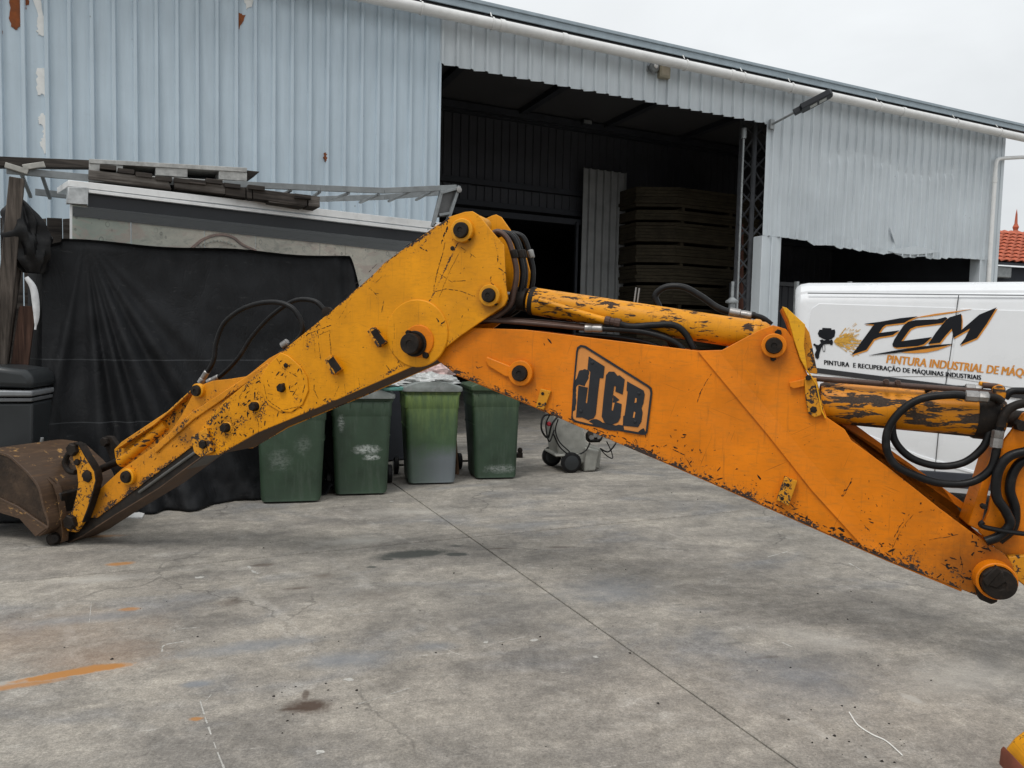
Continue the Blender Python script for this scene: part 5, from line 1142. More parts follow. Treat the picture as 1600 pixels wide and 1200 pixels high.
p = A3(762, 362, .2); b = MB(); b.lathe([(.045, .06), (.05, .05), (.05, -.07), (.045, -.08)], A3(752, 352, .2), (0, 1, 0), 20); b.build('nose_tube', M['yellow'], dip)
def disc(px, py, rpx, y, t, mat, parent):
    p = A3(px, py, y); s_ = (A3(px+10, py, y)-p).length/10; r = rpx*s_; b = MB(); b.lathe([(r, -.001), (r, t*.6), (r-t*.5, t), (0, t)], p, (0, -1, 0), 48, cap=False); b.build('stiffener_disc', mat, parent)
M['disc'] = paint('yellow_disc_paint', YEL, [(A(655-46, 500), A(655+30, 485), .03, .4), (A(445, 575), A(470, 640), .10, .6)], thr=.29, gain=.27, dull=(.33, .12, .01))
disc(652, 521, 48, 0, .010, M['disc'], dip)
b = MB(); q = AP([(440, 551), (452, 556), (470, 572), (481, 590), (483, 610), (474, 632), (456, 644), (438, 643), (420, 632), (409, 612), (408, 590), (420, 570)]); b.prism(q, -.009, .001); b.build('stiffener_disc', M['disc'], dip, bevel=.004)
boss('pivot_pin', 724, 361, 0, 11.5, .055, 17, M['yellow'], SD, dip); boltr(733, 372, 0, 4, .03, dip)
boss('pivot_pin', 767, 462, 0, 10.5, .055, 16, M['yellow'], SD, dip); boltr(775, 474, 0, 3.6, .03, dip)
boss('pivot_pin', 655, 533, -.009, 9, .02, 23, M['orange'], SD, dip, .012)
boss('knuckle_pin', 649, 537, -.012, 15, .085, 18.5, SD, SD, dip, .02); boltr(641, 520, -.01, 4, .04, dip); boltr(666, 555, -.01, 5, .02, dip)
for P in ([(579, 517), (589, 511), (606, 535), (596, 543)], [(512, 563), (522, 555), (537, 577), (526, 586)]): bracket(P, 0, .05, dip, M['yellow_worn'])
for P in ([(579, 517), (589, 511), (606, 535), (596, 543)], [(512, 563), (522, 555), (537, 577), (526, 586)]):
    cx, cy = sum(p[0] for p in P)/4, sum(p[1] for p in P)/4
    b = MB(); b.prism(AP([(cx+(x-cx)*.88-1.5, cy+(y-cy)*.88) for x, y in ragged(P, 3, .8, 3)], -.05), -.0515, -.05); b.build('bare_face', SD, dip, smooth=False)
boltr(441, 606, -.009, 6.0, .03, dip); boltr(447, 571, -.009, 3.4, .008, dip); boltr(399, 635, 0, 6.2, .04, dip); boltr(354, 668, 0, 6.2, .04, dip)
boltr(707, 388, 0, 3.6, .002, dip)
for (x, y) in ((399, 635), (354, 668)): boss('bush', x+1, y, 0, 6, .006, 7.5, M['yellow'], SD, dip)
bracket([(303, 682), (327, 668), (337, 705), (318, 713), (308, 706)], 0, .03, dip, M['yellow_worn']); boltr(318, 694, -.03, 6, .02, dip)
# narrow inner section that slides in the dipper
inn = plate('slide_section', innP, .05, .014, M['inner'], bh, .003)
shifted('far_plate', innP, .05, .28, .014, M['inner'], inn)
b = MB(); b.strip(AP([(142, 790), (157, 767), (192, 735), (260, 690), (330, 625), (420, 562)], .05), .064, .28, .012); b.build('web_plate', M['inner'], inn)
b = MB(); q = AP([(240, 700), (300, 645), (420, 566), (424, 574), (305, 655), (245, 708)], .05); b.prism(q, .036, .052); b.build('stiffener_rib', M['inner'], inn, bevel=.006)
dk = plain('oily_black_steel', (.022, .019, .017), .4, .4, .35, 9, .3, 50, dirt=(.07, .045, .028), dirtamt=.6)
b = MB(); b.prism(AP([(139, 806), (300, 696), (320, 712), (249, 763), (180, 805), (129, 838), (100, 851), (97, 838), (120, 815)], .06), .06, .27); b.build('slide_beam', dk, inn, bevel=.006)
b = MB(); b.tube([A3(306, 706, .055), A3(218, 769, .055)], .012, 12); b.build('slide_rod', plain('grey_rod', (.12, .12, .115), .35, .5, .3, 8, .1), inn)
b = MB(); b.strip(AP([(318, 712), (249, 763), (180, 805), (129, 838), (104, 850)], .05), .05, .29, .007); b.build('wear_strip', plain('brown_wear_strip', (.09, .055, .035), .7, .1, .4, 8, .3), inn)
boss('pivot_pin', 203, 744, .05, 7.5, .05, 10, M['yellow'], SD, inn)
boss('pivot_pin', 312, 610, .05, 7, .05, 9, M['yellow'], SD, inn)
# far curved guard strap on top of the slide section
b = MB(); q = AP([(303, 606), (283, 622), (262, 642), (235, 660), (190, 690), (178, 702), (180, 722), (196, 728), (240, 705), (262, 685), (282, 655), (302, 618)], .16); b.prism(q, .16, .19); b.build('guard_strap', M['yellow_worn'], inn, bevel=.006)
b = MB(); b.strip(AP([(182, 700), (200, 688), (240, 662), (268, 638), (300, 607)], .10), .10, .30, .010); b.build('guard_lip', M['yellow_worn'], inn, bevel=.003)
# tipping rod and linkage
lk = MB(); lk.tube([A3(262, 662, .17), A3(190, 722, .17)], .045, 18); ram2 = lk.build('bucket_ram', M['ram'], bh)
b = MB(); b.tube([A3(200, 714, .17), A3(138, 742, .17)], .028, 16); b.build('ram_rod', SD, ram2)
b = MB(); b.lathe([(.03, -.06), (.06, -.055), (.06, .055), (.03, .06)], A3(140, 740, .17), (0, 1, 0), 20); b.build('rod_eye', SD, ram2)
def link(P, y0, t, mat, name='tipping_link', parent=bh, yref=None): b = MB(); b.prism(AP(P, y0 if yref is None else yref), y0, y0+t); return b.build(name, mat, parent, bevel=.005)
nl = link([(112, 702), (116, 694), (123, 694), (131, 706), (147, 734), (150, 748), (147, 768), (139, 792), (130, 815), (118, 832), (105, 830), (99, 818), (104, 806), (112, 800), (118, 778), (122, 757), (120, 735), (114, 718)], .0, .035, M['yellow_worn'])
b = MB(); b.strip(list(reversed(AP([(117, 693), (125, 696), (134, 712), (149, 736), (151, 750), (146, 770), (138, 795), (130, 815)], .0))), -.012, .045, .010); b.build('link_edge', SD, nl)
boltr(116, 702, .0, 8, .035, nl, name='link_pin'); boltr(137, 744, .0, 7.5, .012, nl, name='link_pin'); boltr(113, 815, .0, 9, .04, nl, name='link_pin'); boltr(122, 722, .0, 4, .02, nl)
fl_ = link([(160, 690), (165, 681), (174, 682), (186, 700), (200, 735), (205, 770), (192, 772), (180, 740), (170, 712)], .33, .035, SD)
boltr(166, 690, .33, 6, .03, fl_, name='link_pin')
b = MB(); b.tube([A3(103, 722, .02), A3(103, 722, .34)], .028, 14); b.build('cross_pin', SD, bh)
b = MB(); b.tube([A3(116, 702, .0), A3(116, 702, .33)], .024, 14); b.build('cross_pin', SD, bh)
tl = MB()
q = [A3(x, y, .02) for x, y in ((122, 702), (112, 704), (104, 714), (102, 726), (108, 736), (118, 738))]; tl.tube(q, .020, 10, smooth=5); tl.build('hook_ring', SD, bh)
# ---- bucket
bk = MB(); NY, FY = -.12, .50
arc = [(0, 707), (17, 712), (34, 727), (50, 743), (63, 762)]
side = [(-48, 712), (-30, 703), (0, 706), (17, 712), (34, 727), (50, 743), (63, 762), (70, 790), (78, 820), (68, 833), (58, 838), (46, 822), (33, 810), (14, 803), (0, 800), (-30, 803), (-70, 812), (-80, 780), (-66, 740)]
bucket = plate('bucket', side, NY, .018, M['bucket_in'], bh, .004)
shifted('far_side', side, NY, FY, .018, M['bucket'], bucket)
shell = [(-80, 780), (-66, 740), (-48, 712), (-30, 703), (0, 706), (17, 712), (34, 727), (50, 743), (63, 762), (70, 790), (78, 822), (62, 838)]
b = MB(); b.strip(catmull([Vector((x, z, 0)) for x, z in AP(shell, NY)], 4) and [tuple(v[:2]) for v in catmull([Vector((x, z, 0)) for x, z in AP(shell, NY)], 4)], NY-.008, FY+.02, .020)
b.build('shell', M['bucket'], bucket, bevel=.003)
b = MB(); b.strip(AP([(0, 776), (30, 790), (55, 808), (78, 823)], NY-.0), NY-.016, NY+.0, .020); b.build('side_cutter', M['bucket'], bucket, bevel=.004)
b = MB(); b.prism(AP([(-80, 775), (0, 778), (30, 791), (60, 812), (78, 823), (58, 838), (33, 810), (0, 800), (-70, 812)], NY), NY-.014, NY); b.build('wear_plate', M['bucket'], bucket, bevel=.003)
for k in range(4):
    y = NY+.03+k*.17; b = MB(); q = A3(-70, 812, NY); b.prism_between([(q.x, y, .0+.06), (q.x, y+.06, .06), (q.x, y+.06, .10), (q.x, y, .10)], [(q.x-.14, y+.015, .02), (q.x-.14, y+.045, .02), (q.x-.14, y+.045, .03), (q.x-.14, y+.015, .03)]); b.build('tooth', SD, bucket, bevel=.004)
# lugs on the back
lug = [(52, 731), (56, 728), (73, 744), (86, 756), (92, 775), (95, 795), (100, 830), (100, 846), (92, 850), (78, 843), (76, 832), (80, 822), (74, 800), (66, 775), (62, 762), (58, 745)]
lg1 = plate('lug', lug, NY+.10, .022, M['bucket'], bucket, .004); shifted('lug', lug, NY+.10, .30, .022, M['bucket'], bucket)
b = MB(); b.strip(list(reversed(AP([(56, 728), (73, 744), (86, 756), (93, 775), (97, 800), (101, 832), (100, 846)], NY+.10))), NY+.085, NY+.135, -.008); b.build('lug_edge', M['bucket'], bucket)
for (x, y, r_) in ((69, 762, 7), (84, 842, 7.5)):
    p = A3(x, y, NY+.08); b = MB(); b.lathe([(.02, -.03), (.042, -.028), (.045, 0), (.045, .04)], p, (0, 1, 0), 18); b.build('lug_pin', SD, bucket)
b = MB(); b.tube([A3(69, 770, NY+.07), A3(73, 780, NY+.05), A3(66, 778, NY+.07)], .006, 8, smooth=4); b.build('split_pin', M['steel'], bucket)
b = MB(); b.tube([A3(84, 842, NY+.05), A3(84, 842, FY-.1)], .03, 14); b.build('hinge_pin', SD, bucket)
b = MB(); b.box(A(64, 770)[0], A(98, 770)[0], -.02, .34, A(64, 800)[1]-.05, A(64, 770)[1]+.02); b.build('back_box', dk, bucket, bevel=.01)
# loose rod behind the bucket
b = MB(); b.tube([A3(66, 684, .4), A3(63, 700, .4)], .012, 8); b.build('lifting_eye', M['grey_metal'], bucket)

# ---- dipper ram lying on the boom
CY = WID/2
def ram(name, P0, P1, r, mat, parent, collar=True):
    a, c_ = A3(*P0, CY), A3(*P1, CY); d = (c_-a).normalized(); ln = (c_-a).length
    b = MB(); b.lathe([(r*.62, -.012), (r*.9, -.008), (r*1.0, .01), (r*1.0, ln), (r*.8, ln+.03)], a, d, 36); return b.build(name, mat, parent), a, c_, d
rm, a, c_, d = ram('dipper_ram', (829, 470), (1192, 526), .082, M['ram'], bh)
b = MB(); b.lathe([(.084, 0), (.086, .008), (.086, .02), (.084, .028)], a+d*.004, d, 36, cap=False); b.build('gland', SD, rm)
b = MB(); b.tube([a, A3(775, 461, CY)], .034, 18); b.build('ram_rod', plain('bright_rod', (.35, .35, .34), .25, .8, .1, 9, 0, dirt=(.05, .04, .03), dirtamt=.7), rm)
b = MB(); b.lathe([(.04, -.05), (.07, -.045), (.07, .045), (.04, .05)], A3(812, 467, CY), d, 18); b.build('rod_eye', SD, rm)
b = MB(); b.lathe([(.085, 0), (.09, .01), (.09, .03), (.085, .04)], c_-d*.06, d, 36, cap=False); b.build('base_ring', M['ram'], rm)
b = MB(); b.lathe([(.05, -.09), (.085, -.085), (.085, .085), (.05, .09)], A3(1209, 538, CY), (0, 1, 0), 24); b.build('base_eye', M['ram'], rm)
b = MB(); b.tube([A3(843, 469, .085), A3(870, 478, .080), A3(930, 496, .078), A3(958, 503, .07)], .019, 12, smooth=4); b.build('feed_pipe', M['ram'], rm)
b = MB(); b.lathe([(.02, 0), (.026, .005), (.026, .03), (.021, .034), (.021, .055), (.025, .06), (.025, .09), (.018, .095)], A3(945, 500, .07), (A3(965, 504, .07)-A3(945, 500, .07)).normalized(), 10); b.build('pipe_union', M['pipe_brown'], rm)
for (xa_, xb_, y) in ((991, 995, 448), (996, 1001, 450)): pass
b = MB(); b.tube([A3(994, 449, .22), A3(990, 480, .22)], .005, 6); b.tube([A3(999, 450, .22), A3(995, 480, .22)], .005, 6); b.build('lifting_clip', M['steel'], rm)
# ---- boom ram on the right
M['gr'] = M['ram_worn']
rm2, a, c_, d = ram('boom_ram', (1282, 628), (1556, 652), .108, M['gr'], bh)
b = MB(); b.lathe([(.112, 0), (.116, .01), (.116, .08), (.112, .09)], c_-d*.10, d, 36, cap=False); b.build('gland', SD, rm2)
b = MB(); b.tube([c_, A3(1640, 660, CY)], .045, 18); b.build('ram_rod', SD, rm2)
b = MB(); b.tube([A3(x, y, .10) for x, y in ((1268, 591), (1330, 596), (1420, 603), (1500, 609), (1545, 614), (1560, 613), (1566, 608), (1558, 604), (1535, 602))], .0145, 12, smooth=5); b.build('steel_pipe', M['pipe_brown'], rm2)
b = MB(); b.tube([A3(x, y, .12) for x, y in ((1560, 608), (1548, 603), (1530, 600))], .015, 10, smooth=4); b.build('steel_pipe', M['ram'], rm2)
for x in (1384, 1402): boltr(x, 596+(x-1384)*.08, .075, 5, .03, rm2, M['pipe_brown'], 'pipe_clip')
b = MB(); b.prism(AP([(1552, 605), (1566, 600), (1574, 612), (1570, 630), (1556, 625)], .06), .06, .12); b.build('port_block', M['ram_worn'], rm2, bevel=.01)

# ---- gusset flange and lug at the crook of the boom
gy = paint('bright_yellow_flange', (.74, .36, .012), (), thr=.27, gain=.25, global_w=.35)
gpts = AP([(1222, 479), (1227, 478), (1262, 506), (1277, 585), (1286, 600), (1262, 588), (1246, 560), (1238, 525)], BY)
b = MB()
near = [A3(x, y, BY-.01) for x, y in ((1223, 480), (1232, 498), (1241, 530), (1250, 560), (1262, 590))]; farp = [A3(x, y, far) for x, y in ((1223, 480), (1232, 498), (1241, 530), (1250, 560), (1262, 590))]
fl2 = [A3(x, y, BY-.01) for x, y in ((1222, 479), (1231, 482), (1239, 508), (1250, 545), (1262, 588))]
up_ = [(1222, 479), (1229, 481), (1258, 507), (1256, 540), (1262, 583), (1250, 560), (1241, 533), (1232, 500)]
b.prism(AP(up_, BY-.01), BY-.02, BY+.02)
b.build('gusset_flange', gy, boom, bevel=.003)
b = MB(); L2 = AP([(1224, 481), (1234, 503), (1243, 533), (1252, 562), (1264, 590)], BY); b.strip(L2, BY-.0, far, .012); b.build('gusset_web', M['boom'], boom, bevel=.002)
b = MB(); b.prism(AP([(1258, 507), (1266, 520), (1279, 585), (1262, 583), (1256, 545)], BY), BY+.05, BY+.064); b.build('gusset_rear', M['yellow_worn'], boom, bevel=.003)
lgp = link([(1256, 590), (1275, 590), (1280, 610), (1286, 638), (1283, 648), (1272, 652), (1262, 645), (1258, 620)], BY-.03, .025, M['yellow_worn'], 'ram_lug', boom, BY)
boltr(1271, 640, BY-.03, 6, .004, lgp); boltr(1263, 590, BY-.03, 5, .02, lgp)
b = MB(); b.strip(AP([(1262, 578), (1276, 600), (1284, 640), (1290, 652)], BY), BY-.035, BY+.02, .006); b.build('lug_edge', gy, lgp)
# ---- slew post at the right edge
post_ = link([(1530, 832), (1545, 800), (1552, 760), (1568, 690), (1582, 672), (1600, 645), (1680, 640), (1700, 930), (1600, 915), (1580, 880)], .09, .03, M['boom'], 'slew_post', bh, .09)
b = MB(); b.prism(AP([(1512, 820), (1532, 762), (1560, 672), (1570, 676), (1545, 765), (1532, 830)], .12), .12, .30); b.build('post_side', M['boom'], post_, bevel=.005)
b = MB(); b.prism(AP([(1575, 870), (1600, 868), (1690, 880), (1700, 960), (1600, 915), (1588, 905)], .05), .05, .09); b.build('post_lug', M['yellow_worn'], post_, bevel=.006)
boltr(1592, 664, .09, 11, .05, post_, name='link_pin'); boltr(1535, 790, .09, 5, .04, post_)
b = MB(); b.tube([A3(x, y, .0) for x, y in ((1537, 815), (1532, 819), (1540, 824), (1570, 830), (1600, 834))], .012, 8, smooth=4); b.build('cable_tie', M['rubber'], post_)
b = MB(); b.tube([A3(1518, 783, .2), A3(1523, 780, .2), A3(1519, 790, .2)], .015, 8); b.build('grease_nipple', SD, post_)

# ---- hoses and pipes
def hose(P, y, r, mat='rubber', name='hose', sm=8, fit=()):
    n = len(P); Q = []
    for i, p in enumerate(P):
        yy = y[0]+(y[1]-y[0])*i/(n-1) if isinstance(y, tuple) else y
        Q.append(A3(p[0], p[1], p[2] if len(p) > 2 else yy))
    b = MB(); b.tube(Q, r, 12, smooth=sm); o = b.build(name, M[mat], bh)
    for e in fit:
        i0, i1 = (0, 1) if e == 0 else (n-1, n-2); d_ = (Q[i1]-Q[i0]).normalized()
        b = MB(); b.lathe([(r*.9, -.005), (r*1.35, 0), (r*1.35, .035), (r*1.15, .04), (r*1.25, .05), (r*1.25, .095), (r*1.0, .10)], Q[i0], d_, 14); b.build('hose_fitting', M['steel'], o)
    return o
hose([(313, 598), (333, 565), (338, 535), (352, 503), (385, 480), (425, 472), (455, 480), (471, 503), (470, 524), (446, 546), (438, 552)], (.12, .16), .017, fit=(0,))
hose([(325, 597), (345, 587), (372, 560), (395, 525), (425, 493), (460, 470), (490, 470), (505, 482), (512, 495)], (.22, .24), .016, fit=(0,))
b = MB(); b.lathe([(.02, 0), (.028, .005), (.028, .05), (.02, .055)], A3(441, 541, .14), (A3(460, 528, .14)-A3(441, 541, .14)).normalized(), 14); b.build('hose_fitting', M['steel'], bh)
p_ = A3(512, 488, .2); b = MB(); b.lathe([(.02, -.02), (.035, -.018), (.035, .018), (.02, .02)], p_, (0, 1, 0), 16); b.build('pipe_clip', SD, bh)
# bundle over the knuckle
for i, (y, dx) in enumerate(((.085, 0), (.14, 10), (.185, 14), (.25, 26))):
    o = hose([(762+dx, 372-i*2), (777+dx, 362+i*1), (792+dx, 372), (801+dx, 395), (807+dx, 425), (803+dx, 455), (796+dx*.8, 478), (770+dx*.5, 497), (730, 505)], y, .017, 'pipe_brown' if i == 0 else 'rubber')
    q0, q1 = A3(803+dx, 396, y), A3(806+dx, 408, y)
    b = MB(); b.lathe([(.018, 0), (.0215, .004), (.0215, .045), (.018, .05)], q0-(q1-q0).normalized()*.02, (q1-q0).normalized(), 14); b.build('hose_ferrule', M['steel'] if i == 3 else SD, o)
# pipes along the boom top
for i, (y, dy) in enumerate(((.075, 0), (.12, -2), (.17, -3), (.22, -4))):
    o = hose([(740, 499+dy), (800, 503+dy), (860, 508+dy), (920, 514+dy)], y, .014, 'pipe_brown', 'steel_pipe', 2)
    hose([(915, 513+dy), (950, 514+dy), (1000, 518+dy-i), (1040, 528+dy), (1062-i*4, 540), (1068, 552)], y, .017, fit=(0,))
hose([(960, 503), (985, 510), (1020, 508), (1052, 508), (1070, 520), (1084, 545)], (.065, .10), .018, fit=())
hose([(1030, 480), (1024, 462), (1040, 449), (1068, 449), (1095, 463), (1120, 480), (1142, 488), (1180, 493)], .26, .019, fit=())
b = MB(); b.lathe([(.02, 0), (.026, .004), (.026, .06), (.021, .065), (.024, .08), (.024, .12), (.02, .125)], A3(1139, 487, .26), (A3(1160, 491, .26)-A3(1139, 487, .26)).normalized(), 12); b.build('hose_fitting', M['steel'], bh)
hose([(1165, 491), (1190, 497), (1205, 508)], .26, .018)
for k in range(3): hose([(900, 522+k*5), (960, 526+k*5), (1010, 535+k*4), (1045, 548)], .10+k*.05, .012, 'rubber', 'thin_hose', 4)
# big loops at the right
hose([(1512, 619), (1486, 617), (1440, 623), (1408, 642), (1388, 670), (1385, 700), (1398, 726), (1430, 743), (1470, 755), (1515, 754), (1546, 735), (1556, 708), (1562, 668), (1574, 640), (1600, 631), (1640, 628)], (.03, .05), .0195, fit=())
for P0, P1, yy in (((1507, 618.5), (1545, 621), .03), ((1556, 700), (1560, 672), .045), ((1508, 605), (1535, 607), .12)):
    q0, q1 = A3(*P0, yy), A3(*P1, yy); d_ = (q1-q0).normalized(); ln = (q1-q0).length
    b = MB(); k_ = .65 if yy > .1 else 1; b.lathe([(.022*k_, 0), (.028*k_, .004), (.028*k_, ln*.55), (.024*k_, ln*.57), (.027*k_, ln*.62), (.027*k_, ln*.95), (.022*k_, ln)], q0, d_, 8); b.build('hose_fitting', M['steel'], bh)
hose([(1545, 620), (1558, 622), (1566, 628)], .04, .018, 'steel_dark')
hose([(1402, 640), (1394, 665), (1400, 692), (1425, 716), (1465, 728), (1505, 723), (1535, 700), (1548, 672), (1555, 655)], .10, .0185)
hose([(1445, 611), (1465, 605), (1490, 605.5), (1510, 606)], .13, .011)
hose([(1564, 667), (1566, 655), (1577, 639), (1600, 630), (1640, 628)], .035, .021, 'steel_dark', 'steel_pipe')
hose([(1660, 700), (1600, 706), (1572, 717), (1558, 742), (1557, 775), (1572, 800), (1578, 820), (1560, 838), (1540, 846)], .02, .0225)
hose([(1660, 715), (1605, 718), (1585, 735), (1578, 765), (1586, 795), (1582, 825), (1560, 845)], .06, .0225)
hose([(1660, 612), (1600, 611), (1580, 612), (1570, 622)], .14, .018)
for x, y in ((1570, 604), (1600, 604)): pass
# ---- scratches and gouges where the photograph shows them
def scratches(name, yf, lines, parent, seed=1, thick=.0007):
    b = MB(); r = random.Random(seed)
    for L, wpx, dens in lines:
        P = [Vector(A(x, y, yf)) for x, y in L]
        for a_, c_ in zip(P, P[1:]):
            ln = (c_-a_).length; n_ = max(2, int(ln/.006)); dd = (c_-a_)/n_; nn = Vector((-dd.y, dd.x)).normalized()
            w0 = wpx*.0046
            k = 0
            while k < n_:
                if r.random() > dens: k += r.randint(1, 4); continue
                run = r.randint(1, 7); s0 = a_+dd*k+nn*r.uniform(-.6, .6)*w0; top = []; bot = []
                for j in range(run+1):
                    q = s0+dd*j+nn*r.uniform(-.3, .3)*w0*.6; w_ = w0*r.uniform(.3, 1.1)*(.25 if j in (0, run) else 1)
                    top.append(q+nn*w_*.5); bot.append(q-nn*w_*.5)
                for j in range(run):
                    b.add([(top[j].x, yf-thick, top[j].y), (top[j+1].x, yf-thick, top[j+1].y), (bot[j+1].x, yf-thick, bot[j+1].y), (bot[j].x, yf-thick, bot[j].y)], [(0, 1, 2, 3)])
                k += run+r.choice((0, 0, 1))
    return b.build(name, SD, parent, smooth=False, kind='stuff')
def inside(p, P):
    c = False; n = len(P)
    for i in range(n):
        (x0, y0), (x1, y1) = P[i], P[(i+1) % n]
        if (y0 > p[1]) != (y1 > p[1]) and p[0] < (x1-x0)*(p[1]-y0)/(y1-y0)+x0: c = not c
    return c
def flakes(name, yf, spots, parent, seed=1, ang=.5, thick=.0008):
    OUT = {0: AP(dipP, 0), -.0095: AP(dipP, 0), BY: AP(boomP, BY), .05: AP(innP, .05)}[yf]
    "torn flakes of missing paint scattered in patches: (px, py, radius px, count, size px)"
    b = MB(); r = random.Random(seed)
    for px, py, rad, cnt, sz in spots:
        for _ in range(int(cnt*.55)):
            a_ = r.random()*6.283; q = rad*math.sqrt(r.random()); c_ = Vector(A(px+math.cos(a_)*q, py+math.sin(a_)*q, yf)); s_ = sz*.0036*r.choice((.35, .5, .7, 1, 1.3)); el_ = r.uniform(1, 3); t_ = r.gauss(ang, .8); n_ = 7
            vs = []
            for k in range(n_):
                f = k/n_*6.283; rr_ = s_*(.45+.9*r.random()); x = math.cos(f)*rr_*el_; z = math.sin(f)*rr_*.6
                vs.append((c_.x+x*math.cos(t_)-z*math.sin(t_), yf-thick, c_.y+x*math.sin(t_)+z*math.cos(t_)))
            if all(inside((v[0], v[2]), OUT) for v in vs): b.add(vs, [tuple(range(n_))])
    return b.build(name, SD, parent, smooth=False, kind='stuff')
scratches('scratch_marks', 0, [
    ([(696, 378), (689, 405), (681, 435), (676, 462)], .9, .72), ([(700, 345), (698, 360), (692, 378)], 2.6, .95), ([(695, 384), (684, 425)], .6, .5), ([(722, 386), (703, 423)], .7, .8), ([(694, 385), (683, 425), (704, 439)], .7, .85),
    ([(720, 386), (737, 398), (722, 425)], .8, .4), ([(703, 423), (688, 460)], .6, .5), ([(680, 456), (700, 451), (722, 455), (741, 463)], 1.0, .9), ([(707, 440), (728, 439)], 1.0, .8), ([(656, 385), (667, 392)], 2.0, .9), ([(779, 418), (789, 425)], 1.2, .9), ([(770, 425), (766, 440), (772, 446)], 1.6, .6),
    ([(778, 397), (778, 406)], 1.4, .9), ([(575, 447), (585, 458), (596, 460)], 1.0, .7), ([(597, 432), (578, 450)], .6, .5), ([(480, 522), (515, 509)], 1.4, .9), ([(515, 515), (517, 550)], 1.2, .9), ([(497, 523), (501, 559)], .9, .8), ([(480, 525), (481, 540)], .8, .8), ([(491, 530), (493, 558), (501, 559)], .6, .7), ([(515, 516), (497, 524)], .7, .6),
    ([(549, 465), (531, 496)], .5, .5), ([(492, 578), (490, 608), (497, 622)], 1.3, .6), ([(530, 602), (523, 618)], .6, .8), ([(538, 600), (540, 618)], .6, .8), ([(560, 590), (562, 600)], .6, .9), ([(604, 570), (611, 580)], 1.2, .8), ([(548, 486), (535, 500)], .5, .5), ([(600, 470), (598, 480)], 1.3, .9),
    ([(398, 642), (404, 660), (404, 675)], 1.0, .7), ([(406, 640), (411, 655)], .8, .6), ([(370, 600), (345, 630)], 1.4, .6), ([(395, 592), (370, 625)], .8, .5), ([(425, 570), (432, 585), (420, 600)], 1.4, .6), ([(590, 412), (560, 440), (520, 478)], 1.0, .35), ([(610, 405), (680, 350)], 1.2, .5), ([(478, 525), (520, 484)], 2.0, .5)], dip, 3)
flakes('paint_flakes', 0, [(375, 640, 40, 120, 2.0), (410, 610, 30, 50, 1.8), (440, 655, 40, 60, 1.6), (350, 660, 25, 60, 2.0), (480, 620, 30, 25, 1.5), (720, 500, 35, 26, 1.0), (700, 430, 60, 20, .8), (600, 470, 60, 12, .9), (545, 560, 60, 16, .8), (640, 560, 30, 14, 1.2), (750, 345, 12, 4, 1.8), (500, 500, 20, 20, 1.6), (370, 690, 22, 30, 1.8), (730, 400, 50, 14, .7)], dip, 4, .9)
scratches('scratch_marks', -.0095, [([(612, 520), (614, 548), (625, 568), (634, 580)], .6, .5), ([(616, 505), (616, 530)], .5, .7), ([(678, 492), (690, 510), (694, 525)], 1.8, .6), ([(432, 560), (442, 575), (462, 588)], 1.2, .5), ([(470, 575), (476, 600), (470, 628)], 1.3, .6), ([(412, 600), (418, 625), (440, 641), (465, 636)], 1.0, .75), ([(464, 597), (455, 606)], 1.6, .8), ([(457, 618), (462, 610)], 1.4, .8), ([(418, 615), (440, 620)], .6, .5)], dip, 5)
flakes('paint_flakes', -.0095, [(445, 600, 32, 46, 1.5), (655, 510, 36, 12, .7), (430, 575, 16, 16, 1.8), (690, 505, 6, 8, 1.6)], dip, 6, .9)
yb_ = BY
scratches('scratch_marks', yb_, [([(1112, 584), (1103, 598), (1095, 612), (1091, 624)], .9, .95), ([(1333, 747), (1322, 765), (1309, 785)], 1.5, .7), ([(1331, 750), (1318, 775)], .8, .8), ([(1424, 800), (1408, 820), (1397, 840), (1394, 862)], .9, .75), ([(1427, 803), (1412, 822), (1401, 842), (1392, 865)], .6, .7), ([(1235, 685), (1248, 700), (1265, 722)], 1.4, .6), ([(1318, 788), (1350, 822), (1380, 866)], 1.2, .85), ([(1300, 760), (1320, 785)], 1.1, .6), ([(1445, 845), (1500, 835)], .6, .4),
    ([(1500, 868), (1504, 890)], .8, .8), ([(745, 575), (755, 572)], .9, .8), ([(1470, 880), (1500, 895)], .7, .6), ([(1025, 690), (1070, 712), (1080, 728)], 1.2, .55), ([(880, 650), (1040, 715)], 1.6, .35), ([(1195, 783), (1390, 868)], 2.2, .35), ([(700, 572), (900, 655)], 1.2, .35)], boom, 7)
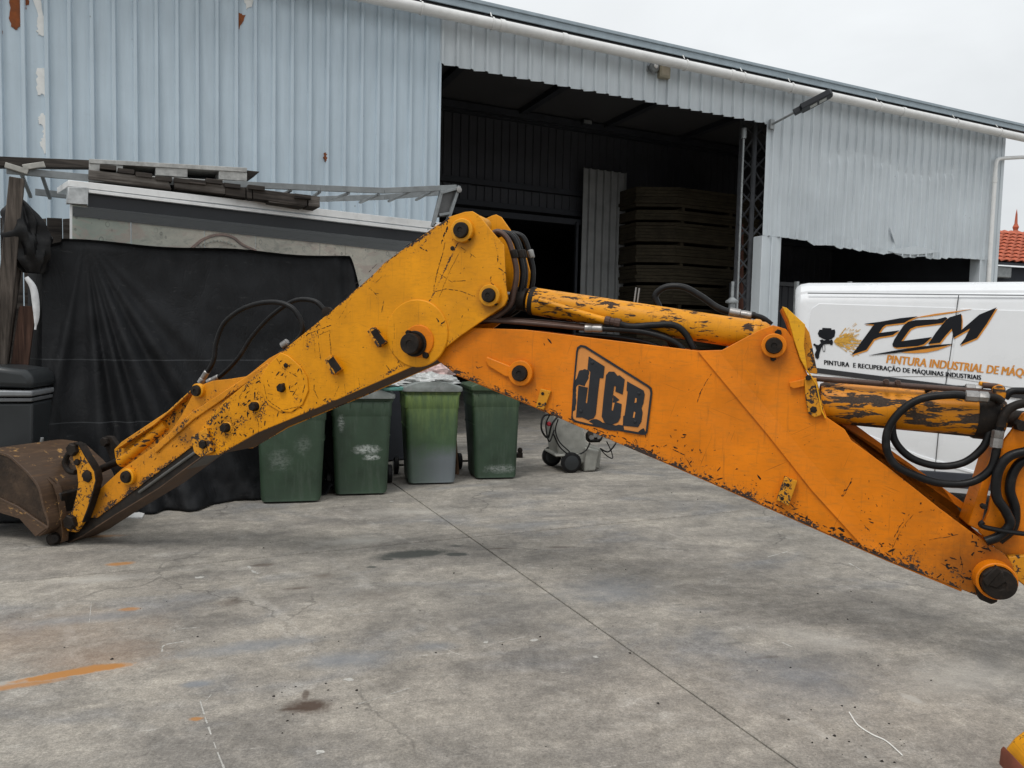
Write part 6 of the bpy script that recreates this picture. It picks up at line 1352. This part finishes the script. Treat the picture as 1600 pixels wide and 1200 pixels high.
flakes('paint_flakes', yb_, [(1045, 700, 42, 60, 1.5), (1090, 735, 40, 40, 1.6), (900, 650, 40, 22, 1.4), (985, 693, 30, 34, 1.7), (1160, 760, 30, 24, 1.6), (1300, 835, 20, 40, 2.4), (1240, 805, 26, 26, 2.0), (1440, 850, 75, 60, 1.1), (1420, 780, 70, 34, .9), (1490, 900, 30, 46, 1.8), (1380, 862, 16, 22, 2.2), (780, 600, 60, 24, 1.2), (735, 583, 20, 14, 1.6), (1130, 640, 90, 14, .9), (1345, 800, 30, 24, 1.3), (1240, 690, 40, 10, 1.0), (1530, 850, 20, 22, 1.6), (1410, 738, 16, 26, 2.4), (840, 520, 24, 5, 1.8), (960, 560, 90, 5, .8), (1540, 850, 25, 20, 1.6)], boom, 8, -.4)
flakes('paint_flakes', .05, [(250, 720, 40, 24, 1.6), (190, 780, 30, 30, 1.8), (225, 750, 30, 20, 1.6), (280, 680, 20, 24, 1.6), (320, 640, 20, 18, 1.6), (345, 605, 25, 10, 1.4), (265, 725, 8, 8, 2.4)], inn, 9, .7)
# ---- stabiliser foot in the lower right corner
p0 = ground(1590, 1240); SFr = Frame(Vector((p0.x, p0.y, 0)), R(-8))
b = MB(); P_ = [SFr.xz(x, y, .25) for x, y in ((1566, 1198), (1570, 1166), (1583, 1150), (1608, 1132), (1700, 1120), (1720, 1330), (1566, 1330))]
W2 = AF.I @ SFr.M
lo = [W2 @ Vector((x, 0, z)) for x, z in P_]; hi = [W2 @ Vector((x, .25, z)) for x, z in P_]
b.prism_between(lo, hi); sf = b.build('stabiliser_leg', paint('stabiliser_paint', (.68, .30, .012), (), thr=.30, gain=.3, fine=45, global_w=.45), bh, bevel=.02, bseg=3)
P_ = [SFr.xz(x, y, .2) for x, y in ((1559, 1205), (1563, 1170), (1568, 1164), (1566, 1330), (1559, 1330))]
b = MB(); b.prism_between([W2 @ Vector((x, -.012, z)) for x, z in P_], [W2 @ Vector((x, .2, z)) for x, z in P_]); b.build('rusty_edge', plain('red_brown_edge', (.16, .05, .03), .6, 0, .3, 9, .2), sf, bevel=.005)
